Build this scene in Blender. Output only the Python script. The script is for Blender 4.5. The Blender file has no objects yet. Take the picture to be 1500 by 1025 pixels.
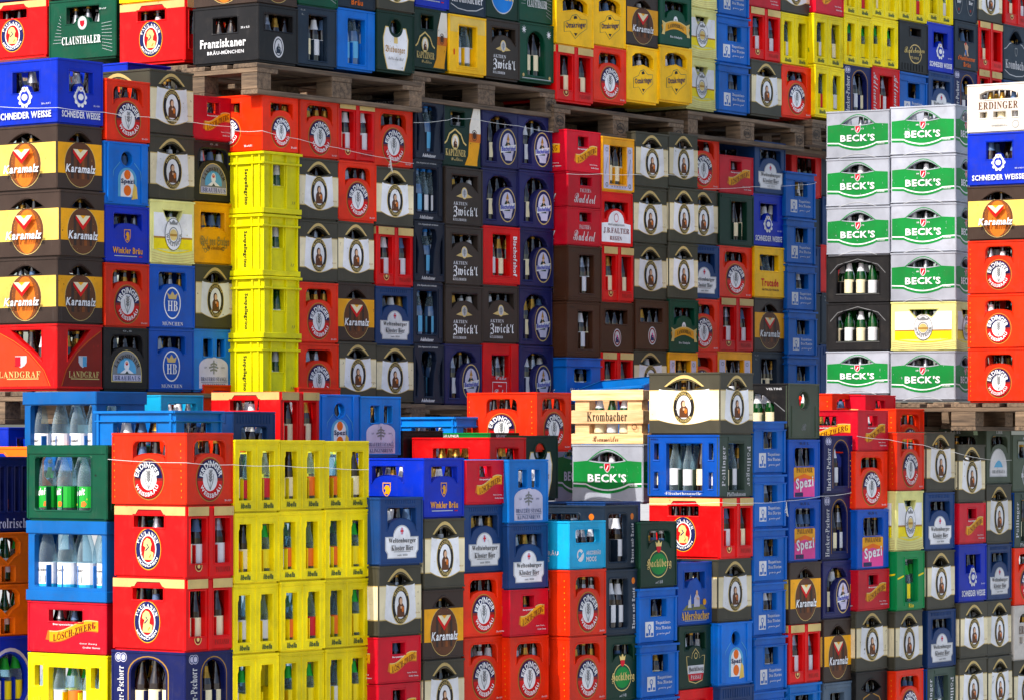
import bpy, math, random
from mathutils import Vector, Matrix
from mathutils.geometry import tessellate_polygon, delaunay_2d_cdt

# ------------------------------------------------------------------ camera, sky, sun, exposure
SC = bpy.context.scene
COL = SC.collection
FPX, CX, HY, ZC = 5300.0, 750.0, 645.0, 1.30          # focal length, centre and horizon in photo pixels, eye height
cam = bpy.data.cameras.new('camera')
cam.sensor_width = 36.0
cam.lens = 36.0 * FPX / 1500.0
cam.shift_y = (HY - 512.5) / 1500.0
cam.clip_start, cam.clip_end = 0.1, 2000.0
cam_o = bpy.data.objects.new('camera', cam)
cam_o.location = (0, 0, ZC)
cam_o.rotation_euler = (math.radians(90), 0, 0)
COL.objects.link(cam_o)
SC.camera = cam_o

SUN_AZ = (-0.635, -0.772)                                # horizontal direction towards the sun
SUN_EL = math.radians(41)
W = bpy.data.worlds.new('World')
SC.world = W
W.use_nodes = True
nt = W.node_tree
bgn = nt.nodes['Background']
sky = nt.nodes.new('ShaderNodeTexSky')
sky.sky_type = 'NISHITA'
sky.sun_disc = False
sky.sun_elevation = SUN_EL
sky.sun_rotation = math.atan2(SUN_AZ[0], SUN_AZ[1])
sky.air_density, sky.dust_density, sky.ozone_density = 1.0, 2.5, 1.0
nt.links.new(sky.outputs[0], bgn.inputs[0])
bgn.inputs[1].default_value = 0.15
sl = bpy.data.lights.new('sun', 'SUN')
sl.energy = 3.3
sl.angle = math.radians(0.5)
sl.color = (1.0, 0.955, 0.88)
sun = bpy.data.objects.new('sun', sl)
_n = math.hypot(*SUN_AZ)
sd = Vector((SUN_AZ[0] / _n * math.cos(SUN_EL), SUN_AZ[1] / _n * math.cos(SUN_EL), math.sin(SUN_EL)))
sun.rotation_euler = sd.to_track_quat('Z', 'Y').to_euler()
sun.location = sd * 30
COL.objects.link(sun)
SC.view_settings.view_transform = 'Standard'
SC.view_settings.look = 'None'
SC.view_settings.exposure = 0.58
SC.view_settings.gamma = 1.0

# ------------------------------------------------------------------ materials
PAL = dict(
    malt2=(130, 70, 26), panelor=(206, 62, 20), muteblue=(70, 100, 140), becksw=(162, 166, 178), erdwhite=(214, 206, 196), redor=(230, 44, 2), rust=(140, 28, 14), red=(214, 3, 7), dred=(110, 6, 14), crimson=(204, 5, 36), navy=(14, 24, 84), blue=(0, 42, 182),
    augblue=(0, 94, 184), midblue=(0, 78, 178), sky=(0, 112, 212), stblue=(8, 118, 206), cyan=(20, 164, 212), slate=(28, 42, 58), wblue=(20, 58, 112),
    yellow=(246, 222, 0), yel2=(252, 194, 0), sanyel=(234, 224, 0), gold=(242, 168, 8), tan=(206, 178, 112), cream=(238, 224, 184), pale=(226, 222, 140),
    franz=(66, 63, 51), kara=(58, 44, 37), anth=(28, 27, 29), black=(16, 16, 18), brown=(70, 39, 22), zw=(52, 43, 37), brewgrey=(70, 82, 66),
    green=(0, 70, 48), dgreen=(6, 46, 32), beck=(0, 126, 50), lgreen=(0, 136, 70), white=(236, 236, 238), offw=(214, 214, 218), grey=(130, 132, 134),
    lgrey=(186, 188, 192), amber=(214, 112, 26), maltbrown=(96, 56, 30), orange=(240, 110, 4), pink=(232, 70, 150), skin=(222, 176, 140), ltblue=(90, 170, 214),
    purple=(32, 34, 88), deepgreen=(0, 40, 28), wheat=(224, 196, 120), foam=(246, 240, 226), ink=(28, 24, 24), lilac=(206, 202, 226), olive=(120, 120, 70),
    poell=(58, 76, 66), dnavy=(18, 28, 48), deit=(0, 160, 40), dgold=(176, 130, 50), nero=(14, 14, 15), water=(4, 92, 164), oldyel=(234, 196, 90), greyblue=(96, 116, 136))


def lin(c):
    return tuple(((v / 255) / 12.92 if v / 255 <= .04045 else ((v / 255 + .055) / 1.055) ** 2.4) for v in c)


MATS = {}


def nodes(m):
    m.use_nodes = True
    t = m.node_tree
    return t, t.nodes, t.links, t.nodes['Principled BSDF']


def mat(c, kind='plastic'):
    """plastic: crate plastic with per-crate fading, grime and scuffs; ink: printed colour; glass, paper, foil: bottles"""
    k = (c, kind)
    if k in MATS:
        return MATS[k]
    m = bpy.data.materials.new(c + '_' + kind)
    t, N, L, b = nodes(m)
    base = lin(PAL[c])
    b.inputs['Base Color'].default_value = (*base, 1)
    if kind in ('plastic', 'ink'):
        tc = N.new('ShaderNodeTexCoord')
        oi = N.new('ShaderNodeObjectInfo')
        off = N.new('ShaderNodeVectorMath'); off.operation = 'MULTIPLY_ADD'
        L.new(oi.outputs['Location'], off.inputs[0]); off.inputs[1].default_value = (7.3, 5.1, 9.7)
        L.new(tc.outputs['Object'], off.inputs[2])
        n1 = N.new('ShaderNodeTexNoise'); n1.inputs['Scale'].default_value = 7; n1.inputs['Detail'].default_value = 5
        L.new(off.outputs[0], n1.inputs['Vector'])
        mp = N.new('ShaderNodeMapping'); mp.inputs['Scale'].default_value = (70, 70, 9)
        L.new(off.outputs[0], mp.inputs[0])
        n2 = N.new('ShaderNodeTexNoise'); n2.inputs['Scale'].default_value = 1; n2.inputs['Detail'].default_value = 4
        L.new(mp.outputs[0], n2.inputs['Vector'])
        # fading: a little brighter / darker from crate to crate and across a face
        a = N.new('ShaderNodeMapRange'); a.inputs[3].default_value = .80; a.inputs[4].default_value = 1.12
        a.inputs[1].default_value = .3; a.inputs[2].default_value = .7
        L.new(n1.outputs[0], a.inputs[0])
        r = N.new('ShaderNodeMapRange'); r.inputs[3].default_value = .78; r.inputs[4].default_value = 1.14
        wn = N.new('ShaderNodeTexWhiteNoise')
        L.new(oi.outputs['Location'], wn.inputs['Vector']); L.new(wn.outputs['Value'], r.inputs[0])
        mm = N.new('ShaderNodeMath'); mm.operation = 'MULTIPLY'
        L.new(a.outputs[0], mm.inputs[0]); L.new(r.outputs[0], mm.inputs[1])
        sc = N.new('ShaderNodeVectorMath'); sc.operation = 'SCALE'; sc.inputs[0].default_value = base
        L.new(mm.outputs[0], sc.inputs['Scale'])
        # scuffs: pale streaks; grime: dusty brown film
        s = N.new('ShaderNodeMapRange'); s.inputs[1].default_value = .62; s.inputs[2].default_value = .80
        s.inputs[3].default_value = 0; s.inputs[4].default_value = .30 if kind == 'plastic' else .10
        L.new(n2.outputs[0], s.inputs[0])
        mx = N.new('ShaderNodeMix'); mx.data_type = 'RGBA'
        L.new(s.outputs[0], mx.inputs['Factor']); L.new(sc.outputs[0], mx.inputs['A'])
        pale = tuple(.92 * v + .045 for v in base)
        mx.inputs['B'].default_value = (*pale, 1)
        n3 = N.new('ShaderNodeTexNoise'); n3.inputs['Scale'].default_value = 16; n3.inputs['Detail'].default_value = 6; n3.inputs['Roughness'].default_value = .7
        L.new(off.outputs[0], n3.inputs['Vector'])
        g = N.new('ShaderNodeMapRange'); g.inputs[1].default_value = .52; g.inputs[2].default_value = .78; g.inputs[3].default_value = 0; g.inputs[4].default_value = .22
        L.new(n3.outputs[0], g.inputs[0])
        mg = N.new('ShaderNodeMix'); mg.data_type = 'RGBA'
        L.new(g.outputs[0], mg.inputs['Factor']); L.new(mx.outputs['Result'], mg.inputs['A'])
        mg.inputs['B'].default_value = (.07, .055, .042, 1)
        L.new(mg.outputs['Result'], b.inputs['Base Color'])
        ro = N.new('ShaderNodeMapRange'); ro.inputs[3].default_value = .30 if kind == 'plastic' else .4; ro.inputs[4].default_value = .58
        L.new(n3.outputs[0], ro.inputs[0]); L.new(ro.outputs[0], b.inputs['Roughness'])
        bp = N.new('ShaderNodeBump'); bp.inputs['Strength'].default_value = .12; bp.inputs['Distance'].default_value = .004
        L.new(n1.outputs[0], bp.inputs['Height']); L.new(bp.outputs[0], b.inputs['Normal'])
        b.inputs['Specular IOR Level'].default_value = .2
        if kind == 'ink':
            # print worn away in streaks and specks
            n4 = N.new('ShaderNodeTexNoise'); n4.inputs['Scale'].default_value = 55; n4.inputs['Detail'].default_value = 5; n4.inputs['Roughness'].default_value = .75
            L.new(off.outputs[0], n4.inputs['Vector'])
            mw_ = N.new('ShaderNodeMath'); mw_.operation = 'MULTIPLY_ADD'; mw_.inputs[1].default_value = .6
            L.new(n2.outputs[0], mw_.inputs[0]); L.new(n4.outputs[0], mw_.inputs[2])
            wr = N.new('ShaderNodeMath'); wr.operation = 'GREATER_THAN'; wr.inputs[1].default_value = 1.0
            L.new(mw_.outputs[0], wr.inputs[0])
            tr = N.new('ShaderNodeBsdfTransparent')
            ms = N.new('ShaderNodeMixShader')
            L.new(wr.outputs[0], ms.inputs[0]); L.new(b.outputs[0], ms.inputs[1]); L.new(tr.outputs[0], ms.inputs[2])
            L.new(ms.outputs[0], N['Material Output'].inputs[0])
    elif kind == 'glass':
        b.inputs['Roughness'].default_value = .06
        b.inputs['Specular IOR Level'].default_value = .7
        b.inputs['Coat Weight'].default_value = .3
    elif kind == 'clear':
        # thin clear plastic or glass: mostly see-through, glossy at grazing angles
        b.inputs['Roughness'].default_value = .05
        tr = N.new('ShaderNodeBsdfTransparent'); tr.inputs[0].default_value = (.74, .88, .94, 1)
        fr = N.new('ShaderNodeLayerWeight'); fr.inputs[0].default_value = .35
        mr = N.new('ShaderNodeMapRange'); mr.inputs[3].default_value = .06; mr.inputs[4].default_value = .5
        L.new(fr.outputs['Facing'], mr.inputs[0])
        ms = N.new('ShaderNodeMixShader')
        L.new(mr.outputs[0], ms.inputs[0]); L.new(tr.outputs[0], ms.inputs[1]); L.new(b.outputs[0], ms.inputs[2])
        L.new(ms.outputs[0], N['Material Output'].inputs[0])
    elif kind == 'foil':
        b.inputs['Metallic'].default_value = .75
        b.inputs['Roughness'].default_value = .3
    else:
        b.inputs['Roughness'].default_value = .6
    MATS[k] = m
    return m


PAL.update(brownglass=(26, 11, 5), greenglass=(6, 62, 20), clearglass=(200, 222, 232), silver=(150, 150, 156), aluminium=(150, 150, 156), limeglass=(60, 130, 40))


def wood(name, c1, c2, axis=0):
    m = bpy.data.materials.new(name)
    t, N, L, b = nodes(m)
    tc = N.new('ShaderNodeTexCoord'); oi = N.new('ShaderNodeObjectInfo')
    off = N.new('ShaderNodeVectorMath'); off.operation = 'MULTIPLY_ADD'
    L.new(oi.outputs['Location'], off.inputs[0]); off.inputs[1].default_value = (3.3, 4.7, 8.1)
    L.new(tc.outputs['Object'], off.inputs[2])
    mp = N.new('ShaderNodeMapping')
    s = [60, 60, 60]; s[axis] = 4
    mp.inputs['Scale'].default_value = s
    L.new(off.outputs[0], mp.inputs[0])
    n = N.new('ShaderNodeTexNoise'); n.inputs['Scale'].default_value = 1; n.inputs['Detail'].default_value = 6; n.inputs['Roughness'].default_value = .65
    L.new(mp.outputs[0], n.inputs['Vector'])
    n2 = N.new('ShaderNodeTexNoise'); n2.inputs['Scale'].default_value = 9; n2.inputs['Detail'].default_value = 4
    L.new(off.outputs[0], n2.inputs['Vector'])
    cr = N.new('ShaderNodeValToRGB')
    cr.color_ramp.elements[0].position = .3; cr.color_ramp.elements[0].color = (*lin(c1), 1)
    cr.color_ramp.elements[1].position = .68; cr.color_ramp.elements[1].color = (*lin(c2), 1)
    L.new(n.outputs[0], cr.inputs[0])
    r = N.new('ShaderNodeMapRange'); r.inputs[3].default_value = .62; r.inputs[4].default_value = 1.2
    ad = N.new('ShaderNodeMath'); ad.operation = 'ADD'
    L.new(oi.outputs['Random'], ad.inputs[0]); L.new(n2.outputs[0], ad.inputs[1])
    L.new(ad.outputs[0], r.inputs[0]); r.inputs[1].default_value = .2; r.inputs[2].default_value = 1.4
    sc = N.new('ShaderNodeVectorMath'); sc.operation = 'SCALE'
    L.new(cr.outputs[0], sc.inputs[0]); L.new(r.outputs[0], sc.inputs['Scale'])
    L.new(sc.outputs[0], b.inputs['Base Color'])
    b.inputs['Roughness'].default_value = .8
    bp = N.new('ShaderNodeBump'); bp.inputs['Strength'].default_value = .4; bp.inputs['Distance'].default_value = .004
    L.new(n.outputs[0], bp.inputs['Height']); L.new(bp.outputs[0], b.inputs['Normal'])
    return m


PALLET_M = [wood('pallet_wood_x', (58, 46, 36), (128, 106, 84), 0), wood('pallet_wood_y', (60, 48, 38), (134, 110, 86), 1)]
PINE_M = wood('pine_slat', (206, 150, 92), (244, 206, 156), 1)


# ------------------------------------------------------------------ small mesh helpers
class MB:
    """collects faces with material keys, then becomes one mesh"""
    def __init__(s):
        s.v, s.f, s.m, s.ms = [], [], [], []

    def mi(s, m):
        if m not in s.ms:
            s.ms.append(m)
        return s.ms.index(m)

    def add(s, v, f, m):
        o = len(s.v); i = s.mi(m)
        s.v += [tuple(p) for p in v]
        s.f += [tuple(a + o for a in q) for q in f]
        s.m += [i] * len(f)

    def box(s, x0, y0, z0, x1, y1, z1, m):
        s.add([(x0, y0, z0), (x1, y0, z0), (x1, y1, z0), (x0, y1, z0), (x0, y0, z1), (x1, y0, z1), (x1, y1, z1), (x0, y1, z1)],
              [(0, 3, 2, 1), (4, 5, 6, 7), (0, 1, 5, 4), (1, 2, 6, 5), (2, 3, 7, 6), (3, 0, 4, 7)], m)

    def mesh(s, name, smooth=False):
        me = bpy.data.meshes.new(name)
        me.from_pydata(s.v, [], s.f)
        for m in s.ms:
            me.materials.append(m)
        me.polygons.foreach_set('material_index', s.m)
        if smooth:
            me.polygons.foreach_set('use_smooth', [True] * len(s.f))
        me.update()
        return me


def link(name, data, parent=None, loc=None):
    o = bpy.data.objects.new(name, data)
    COL.objects.link(o)
    if parent:
        o.parent = parent
    if loc is not None:
        o.location = loc
    return o


def tess(loops):
    return tessellate_polygon([[Vector((p[0], p[1], 0)) for p in l] for l in loops])


def inside(x, y, poly):
    r = False
    j = len(poly) - 1
    for i in range(len(poly)):
        xi, yi = poly[i]; xj, yj = poly[j]
        if (yi > y) != (yj > y) and x < (xj - xi) * (y - yi) / (yj - yi) + xi:
            r = not r
        j = i
    return r


def cut(outer, inners):
    """triangles of a polygon without the parts that lie in the inner polygons"""
    bx0 = min(p[0] for p in outer); bx1 = max(p[0] for p in outer); by0 = min(p[1] for p in outer); by1 = max(p[1] for p in outer)
    inners = [h for h in inners if max(p[0] for p in h) > bx0 and min(p[0] for p in h) < bx1 and max(p[1] for p in h) > by0 and min(p[1] for p in h) < by1]
    v, e = [], []
    for l in [outer] + inners:
        o = len(v)
        v += [Vector((p[0] * 100, p[1] * 100)) for p in l]
        e += [(o + i, o + (i + 1) % len(l)) for i in range(len(l))]
    ov, oe, of = delaunay_2d_cdt(v, e, [], 0, 1e-5)[:3]
    ov = [(p[0] / 100, p[1] / 100) for p in ov]
    tri = []
    for f in of:
        x = sum(ov[i][0] for i in f) / len(f); y = sum(ov[i][1] for i in f) / len(f)
        if inside(x, y, outer) and not any(inside(x, y, h) for h in inners):
            tri.append(tuple(f))
    return ov, tri


# text: built-in font; serif, blackletter and script through its mathematical alphabets
STY = dict(serif=(0x1D400, 0x1D41A), frak=(0x1D56C, 0x1D586), script=(0x1D4D0, 0x1D4EA), bold=None, ital=None, sans=None)
TXT = {}


def styled(s, style):
    st = STY[style]
    return s if st is None else ''.join(chr(st[0] + ord(c) - 65) if 'A' <= c <= 'Z' else chr(st[1] + ord(c) - 97) if 'a' <= c <= 'z' else c for c in s)


def text_batch(keys):
    """each letter used is turned into an outline once, one letter a line; words are then set from them"""
    keys = [k for k in dict.fromkeys(keys) if k not in TXT]
    G = {}
    for heavy in (True, False):
        glyphs = sorted({ch for k in keys for ch in styled(*k) if ch != ' ' and heavy == (k[1] in ('bold', 'ital'))})
        c = bpy.data.curves.new('t', 'FONT')
        c.body = '\n'.join(glyphs)
        c.resolution_u = 2
        c.space_line = 4.0
        c.offset = .028 if heavy else 0
        o = bpy.data.objects.new('t', c)
        COL.objects.link(o)
        me = bpy.data.meshes.new_from_object(o.evaluated_get(bpy.context.evaluated_depsgraph_get()))
        co = [(p.co.x, p.co.y) for p in me.vertices]
        step = 4.0
        vi = [dict() for _ in glyphs]; fs = [[] for _ in glyphs]; vs = [[] for _ in glyphs]
        for p in me.polygons:
            y = sum(co[i][1] for i in p.vertices) / len(p.vertices)
            li = min(len(glyphs) - 1, max(0, int(round((.3 - y) / step))))
            q = []
            for i in p.vertices:
                if i not in vi[li]:
                    vi[li][i] = len(vs[li]); vs[li].append((co[i][0], co[i][1] + li * step))
                q.append(vi[li][i])
            fs[li].append(tuple(q))
        bpy.data.objects.remove(o); bpy.data.curves.remove(c); bpy.data.meshes.remove(me)
        G.update({(g, heavy): (v, f) for g, v, f in zip(glyphs, vs, fs)})
    for k in keys:
        pen, v, f = 0.0, [], []
        for ch in styled(*k):
            gk = (ch, k[1] in ('bold', 'ital'))
            if ch == ' ' or not G[gk][0]:
                pen += .28
                continue
            gv, gf = G[gk]
            o0 = len(v)
            v += [(x + pen + (.22 * y if k[1] == 'ital' else 0), y) for x, y in gv]
            f += [tuple(i + o0 for i in q) for q in gf]
            pen += max(x for x, y in gv) + (.035 if k[1] == 'script' else .075 if k[1] == 'serif' else .065)
        x0 = min(p[0] for p in v); x1 = max(p[0] for p in v); y0 = min(p[1] for p in v); y1 = max(p[1] for p in v)
        TXT[k] = ([((p[0] - x0) / (x1 - x0), (p[1] - y0) / (y1 - y0)) for p in v], f)


def text_geo(s, style):
    return TXT[(s, style)]


class Face:
    """one printed side of a crate, drawn in fractions of its width (x) and height (y); radii and text heights in fractions of the height"""
    def __init__(s, side, Wd, H):
        s.side, s.W, s.H = side, Wd, H
        s.holes, s.fills, s.texts, s.ribs, s.col, s.nobead = [], [], [], [], None, False
        s.a = H / Wd

    # shapes -> lists of fractional points
    def rr(s, x0, y0, x1, y1, r=.02, n=4):
        pts = []
        rx, ry = r * s.a, r
        for cx, cy, a0 in ((x1 - rx, y1 - ry, 0), (x0 + rx, y1 - ry, 90), (x0 + rx, y0 + ry, 180), (x1 - rx, y0 + ry, 270)):
            for i in range(n + 1):
                a = math.radians(a0 + 90 * i / n)
                pts.append((cx + rx * math.cos(a), cy + ry * math.sin(a)))
        return pts

    def ell(s, cx, cy, rx, ry=None, n=28, a0=0, a1=360):
        ry = rx if ry is None else ry
        full = a1 - a0 >= 360
        k = n if full else n + 1
        return [(cx + rx * s.a * math.cos(math.radians(a0 + (a1 - a0) * i / n)), cy + ry * math.sin(math.radians(a0 + (a1 - a0) * i / n))) for i in range(k)]

    def over(s, x0, x1, y0, y1, r=.06, bump=.12, hw=.3):
        """opening with rounded top corners whose lower edge bulges up round an emblem"""
        top = s.rr(x0, y0, x1, y1, r)[:10]
        low = [(x0, y0)]
        c = (x0 + x1) / 2
        for i in range(11):
            x = c - hw + 2 * hw * i / 10
            if x0 < x < x1:
                low.append((x, y0 + bump * math.sqrt(max(0, 1 - ((x - c) / hw) ** 2))))
        low.append((x1, y0))
        return top + low

    def lens(s, cx, cy, hw, up, dn, n=10):
        return [(cx - hw + 2 * hw * i / n, cy + up * math.sin(math.pi * i / n)) for i in range(n + 1)][::-1] + \
               [(cx - hw + 2 * hw * i / n, cy - dn * math.sin(math.pi * i / n)) for i in range(1, n)]

    def arch(s, x0, y0, x1, y1, k=.5, n=12):
        """rounded-top shape, k = share of the height taken by the round top"""
        h = (y1 - y0) * k
        c, w = (x0 + x1) / 2, (x1 - x0) / 2
        return [(x0, y0), (x1, y0)] + [(c + w * math.cos(math.pi * i / n), y1 - h + h * math.sin(math.pi * i / n)) for i in range(n + 1)]

    # drawing
    def hole(s, pts):
        s.holes.append(pts)

    def fill(s, pts, c, inner=None):
        s.fills.append((pts, c, inner))

    def disc(s, cx, cy, r, c, ry=None):
        s.fill(s.ell(cx, cy, r, ry), c)

    def ring(s, cx, cy, r, t, c, ry=None):
        ry = r if ry is None else ry
        s.fill(s.ell(cx, cy, r, ry), c, s.ell(cx, cy, r - t, ry - t))

    def rect(s, x0, y0, x1, y1, c):
        s.fill([(x0, y0), (x1, y0), (x1, y1), (x0, y1)], c)

    def line(s, pts, t, c):
        """polyline of thickness t (fraction of height)"""
        a, b = [], []
        for i, p in enumerate(pts):
            q0, q1 = pts[max(0, i - 1)], pts[min(len(pts) - 1, i + 1)]
            dx, dy = (q1[0] - q0[0]) / s.a, q1[1] - q0[1]
            d = math.hypot(dx, dy) or 1
            nx, ny = -dy / d * t / 2, dx / d * t / 2
            a.append((p[0] + nx * s.a, p[1] + ny)); b.append((p[0] - nx * s.a, p[1] - ny))
        s.fill(a + b[::-1], c)

    def text(s, t, cx, cy, w, h, c, style='bold', rot=0, shear=0, curve=None):
        s.texts.append((t, cx, cy, w, h, c, style, rot, shear, curve))

    def arc(s, t, cx, cy, r, h, span, c, style='bold', bottom=False):
        s.texts.append((t, cx, cy, None, h, c, style, r, span, 'bottom' if bottom else 'top'))

    def rib(s, x0, y0, x1, y1, p=.006):
        s.ribs.append((x0, y0, x1, y1, p))

    # geometry; M maps (x metres, y metres, depth inwards) to the crate
    def panel(s, M, m, t=.014, ch=.0045):
        mb = MB()
        Wd, H = s.W, s.H
        x0, x1, y0, y1 = .0005, Wd - .0005, .006, H - .0008
        inset = [(x0 + ch, y0 + ch), (x1 - ch, y0 + ch), (x1 - ch, y1 - ch), (x0 + ch, y1 - ch)]
        outer = [(x0, y0), (x1, y0), (x1, y1), (x0, y1)]
        holes = [[(p[0] * Wd, p[1] * H) for p in h] for h in s.holes]
        loops = [inset] + holes
        pts = [p for l in loops for p in l]
        tri = tess(loops)
        mb.add([M(*p, 0) for p in pts], tri, m)
        mb.add([M(*p, t) for p in pts], tri, m)
        q = [M(*p, 0) for p in inset] + [M(*p, ch) for p in outer] + [M(*p, t) for p in outer]
        mb.add(q, [(i, (i + 1) % 4, 4 + (i + 1) % 4, 4 + i) for i in range(4)] + [(4 + i, 4 + (i + 1) % 4, 8 + (i + 1) % 4, 8 + i) for i in range(4)], m)
        for h in holes:
            n = len(h)
            mb.add([M(*p, -.0005) for p in h] + [M(*p, t + .012) for p in h], [(i, (i + 1) % n, n + (i + 1) % n, n + i) for i in range(n)], m)
            if s.nobead:
                continue
            cx = sum(p[0] for p in h) / n; cy = sum(p[1] for p in h) / n
            ex = max(p[0] for p in h) - min(p[0] for p in h); ey = max(p[1] for p in h) - min(p[1] for p in h)
            k1x, k1y = 1 + .010 / ex, 1 + .010 / ey
            k2x, k2y = 1 + .016 / ex, 1 + .016 / ey
            o1 = [(cx + (p[0] - cx) * k1x, cy + (p[1] - cy) * k1y) for p in h]
            o2 = [(cx + (p[0] - cx) * k2x, cy + (p[1] - cy) * k2y) for p in h]
            mb.add([M(*p, -.0005) for p in h] + [M(*p, -.003) for p in o1] + [M(*p, .0004) for p in o2],
                   [(i, (i + 1) % n, n + (i + 1) % n, n + i) for i in range(n)] + [(n + i, n + (i + 1) % n, 2 * n + (i + 1) % n, 2 * n + i) for i in range(n)], m)
        return mb

    def prints(s, M):
        mb = MB()
        d = -.0008
        for pts, c, inner in s.fills:
            loops = [pts] + ([inner] if inner else [])
            loops = [[(p[0] * s.W, p[1] * s.H) for p in l] for l in loops]
            v, tri = cut(loops[0], loops[1:] + [[(p[0] * s.W, p[1] * s.H) for p in h] for h in s.holes])
            if tri:
                mb.add([M(p[0], p[1], d) for p in v], tri, mat(c, 'ink'))
            d -= .00035
        return mb, d

    def letters(s, M, d, only=None):
        mb = MB()
        d -= .0003
        for t, cx, cy, w, h, c, style, rot, sh, curve in (only or s.texts):
            v, f = text_geo(t, style)
            d -= .0003
            out = []
            if curve in ('top', 'bottom'):
                r, span = rot * s.H, math.radians(sh)
                hh = h * s.H
                for x, y in v:
                    if curve == 'top':
                        a = math.pi / 2 + span / 2 - span * x; rad = r + (y - .5) * hh
                    else:
                        a = -math.pi / 2 - span / 2 + span * x; rad = r - (y - .5) * hh
                    out.append(M(cx * s.W + rad * math.cos(a), cy * s.H + rad * math.sin(a), d))
            else:
                ww, hh = w * (s.W if not rot else s.H), h * s.H
                ca, sa = math.cos(math.radians(rot)), math.sin(math.radians(rot))
                for x, y in v:
                    px = (x - .5) * ww + sh * (y - .5) * hh
                    py = (y - .5) * hh
                    if curve:
                        py += curve[0] * s.H * math.sin(math.pi * 2 * (x - .5) * curve[1]) if len(curve) == 2 else curve[0] * s.H * (1 - (2 * x - 1) ** 2)
                    out.append(M(cx * s.W + px * ca - py * sa, cy * s.H + px * sa + py * ca, d))
            mb.add(out, f, mat(c, 'ink'))
        return mb

# ------------------------------------------------------------------ crate designs
TY = {}


def design(key, desc, col, l=.4, h=.29, bot='brown', **kw):
    def deco(fn):
        TY[key] = dict(desc=desc, col=col, l=l, h=h, bot=bot, fn=fn, **kw)
        return fn
    return deco


def shield(f, cx, cy, w, h):
    return [(cx - w, cy + h), (cx + w, cy + h), (cx + w, cy - h * .1), (cx + w * .6, cy - h * .65), (cx, cy - h), (cx - w * .6, cy - h * .65), (cx - w, cy - h * .1)]


def figure(f, cx, cy, h, robe, skin='skin', hood=None):
    """small printed portrait: shoulders, head, arm"""
    a = f.a
    f.fill([(cx - .30 * h * a, cy - .5 * h), (cx + .30 * h * a, cy - .5 * h), (cx + .27 * h * a, cy - .02 * h), (cx + .10 * h * a, cy + .16 * h), (cx - .12 * h * a, cy + .16 * h), (cx - .28 * h * a, cy - .04 * h)], robe)
    if hood:
        f.disc(cx - .01, cy + .24 * h, .16 * h, hood, .2 * h)
    f.disc(cx, cy + .22 * h, .11 * h, skin, .15 * h)
    f.fill([(cx - .05 * h * a, cy - .1 * h), (cx + .22 * h * a, cy - .16 * h), (cx + .2 * h * a, cy - .04 * h), (cx - .04 * h * a, cy + .02 * h)], skin)


def wheat_ears(f, cx, cy, h, c):
    f.line([(cx, cy - h * .5), (cx, cy + h * .46)], h * .035, c)
    for q in (-1, 1):
        f.line([(cx, cy - h * .48), (cx + q * .2 * h * f.a, cy - h * .1), (cx + q * .27 * h * f.a, cy + h * .26)], h * .04, c)
    for i in range(4):
        y = cy - h * .1 + i * h * .14
        for q in (-1, 1):
            f.line([(cx, y), (cx + q * .12 * h * f.a, y + .13 * h)], h * .075, c)


def wheel(f, cx, cy, r):
    f.disc(cx, cy, r * 1.12, 'dgold'); f.disc(cx, cy, r * 1.07, 'rust')
    f.fill(f.ell(cx, cy, r, n=20, a0=4, a1=176), 'navy')
    f.fill(f.ell(cx, cy, r, n=20, a0=184, a1=356), 'red')
    f.disc(cx, cy, r * .58, 'white')
    wheat_ears(f, cx, cy, r * 1.05, 'grey')
    f.arc('ERDINGER', cx, cy, r * .79, r * .33, 158, 'white', 'bold')
    f.arc('WEISSBRÄU', cx, cy, r * .79, r * .27, 140, 'white', 'bold', True)


@design('erd', 'orange-red crate with round wheat-ear emblem', 'redor')
def _(f):
    if f.side == 'E':
        f.hole(f.over(.17, .83, .60, .89, .10, .12, .32)); wheel(f, .5, .36, .275)
        f.text('20 x 0,5 l', .86, .07, .14, .03, 'offw')
    else:
        f.hole(f.over(.28, .72, .60, .88, .09, .12, .24)); wheel(f, .5, .36, .255)
        for i in range(9):
            for x in (.05, .95):
                f.fill(f.ell(x, .12 + i * .09, .006, .012, 6), 'gold')


@design('erdlong', 'orange-red crate with small wheat emblem', 'redor')
def _(f):
    if f.side == 'E':
        f.hole(f.over(.24, .85, .62, .86, .02, .12, .28)); wheel(f, .52, .36, .25)
        f.text('20 x 0,5 l', .85, .1, .16, .04, 'white')
    else:
        f.hole(f.over(.3, .66, .62, .86, .02, .1, .2)); wheel(f, .48, .36, .24)
        f.text('20 x 0,5 l', .8, .1, .12, .04, 'white')


def monk(f, cx, cy, r):
    f.disc(cx, cy, r * 1.04, 'gold', r * 1.24); f.disc(cx, cy, r, 'navy', r * 1.19)
    f.disc(cx, cy, r * .66, 'white', r * .86); f.disc(cx, cy, r * .58, 'red', r * .78)
    f.fill([(cx + u * r * f.a, cy + v * r) for u, v in ((-.36, -.62), (.4, -.62), (.44, -.2), (.2, -.1), (.22, .12), (.3, .3), (.16, .58), (-.1, .66), (-.34, .46), (-.38, .2), (-.2, .1), (-.3, -.2))], 'wheat')
    f.line([(cx - .2 * r * f.a, cy - .1 * r), (cx + .05 * r * f.a, cy + .12 * r), (cx - .1 * r * f.a, cy + .3 * r)], r * .09, 'navy')
    f.line([(cx + .1 * r * f.a, cy - .5 * r), (cx + .25 * r * f.a, cy - .3 * r)], r * .08, 'dgold')
    f.arc('PAULANER', cx, cy + r * .12, r * .84, r * .2, 150, 'white', 'serif')
    f.arc('MÜNCHEN', cx, cy - r * .12, r * .84, r * .19, 130, 'white', 'bold', True)


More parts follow.
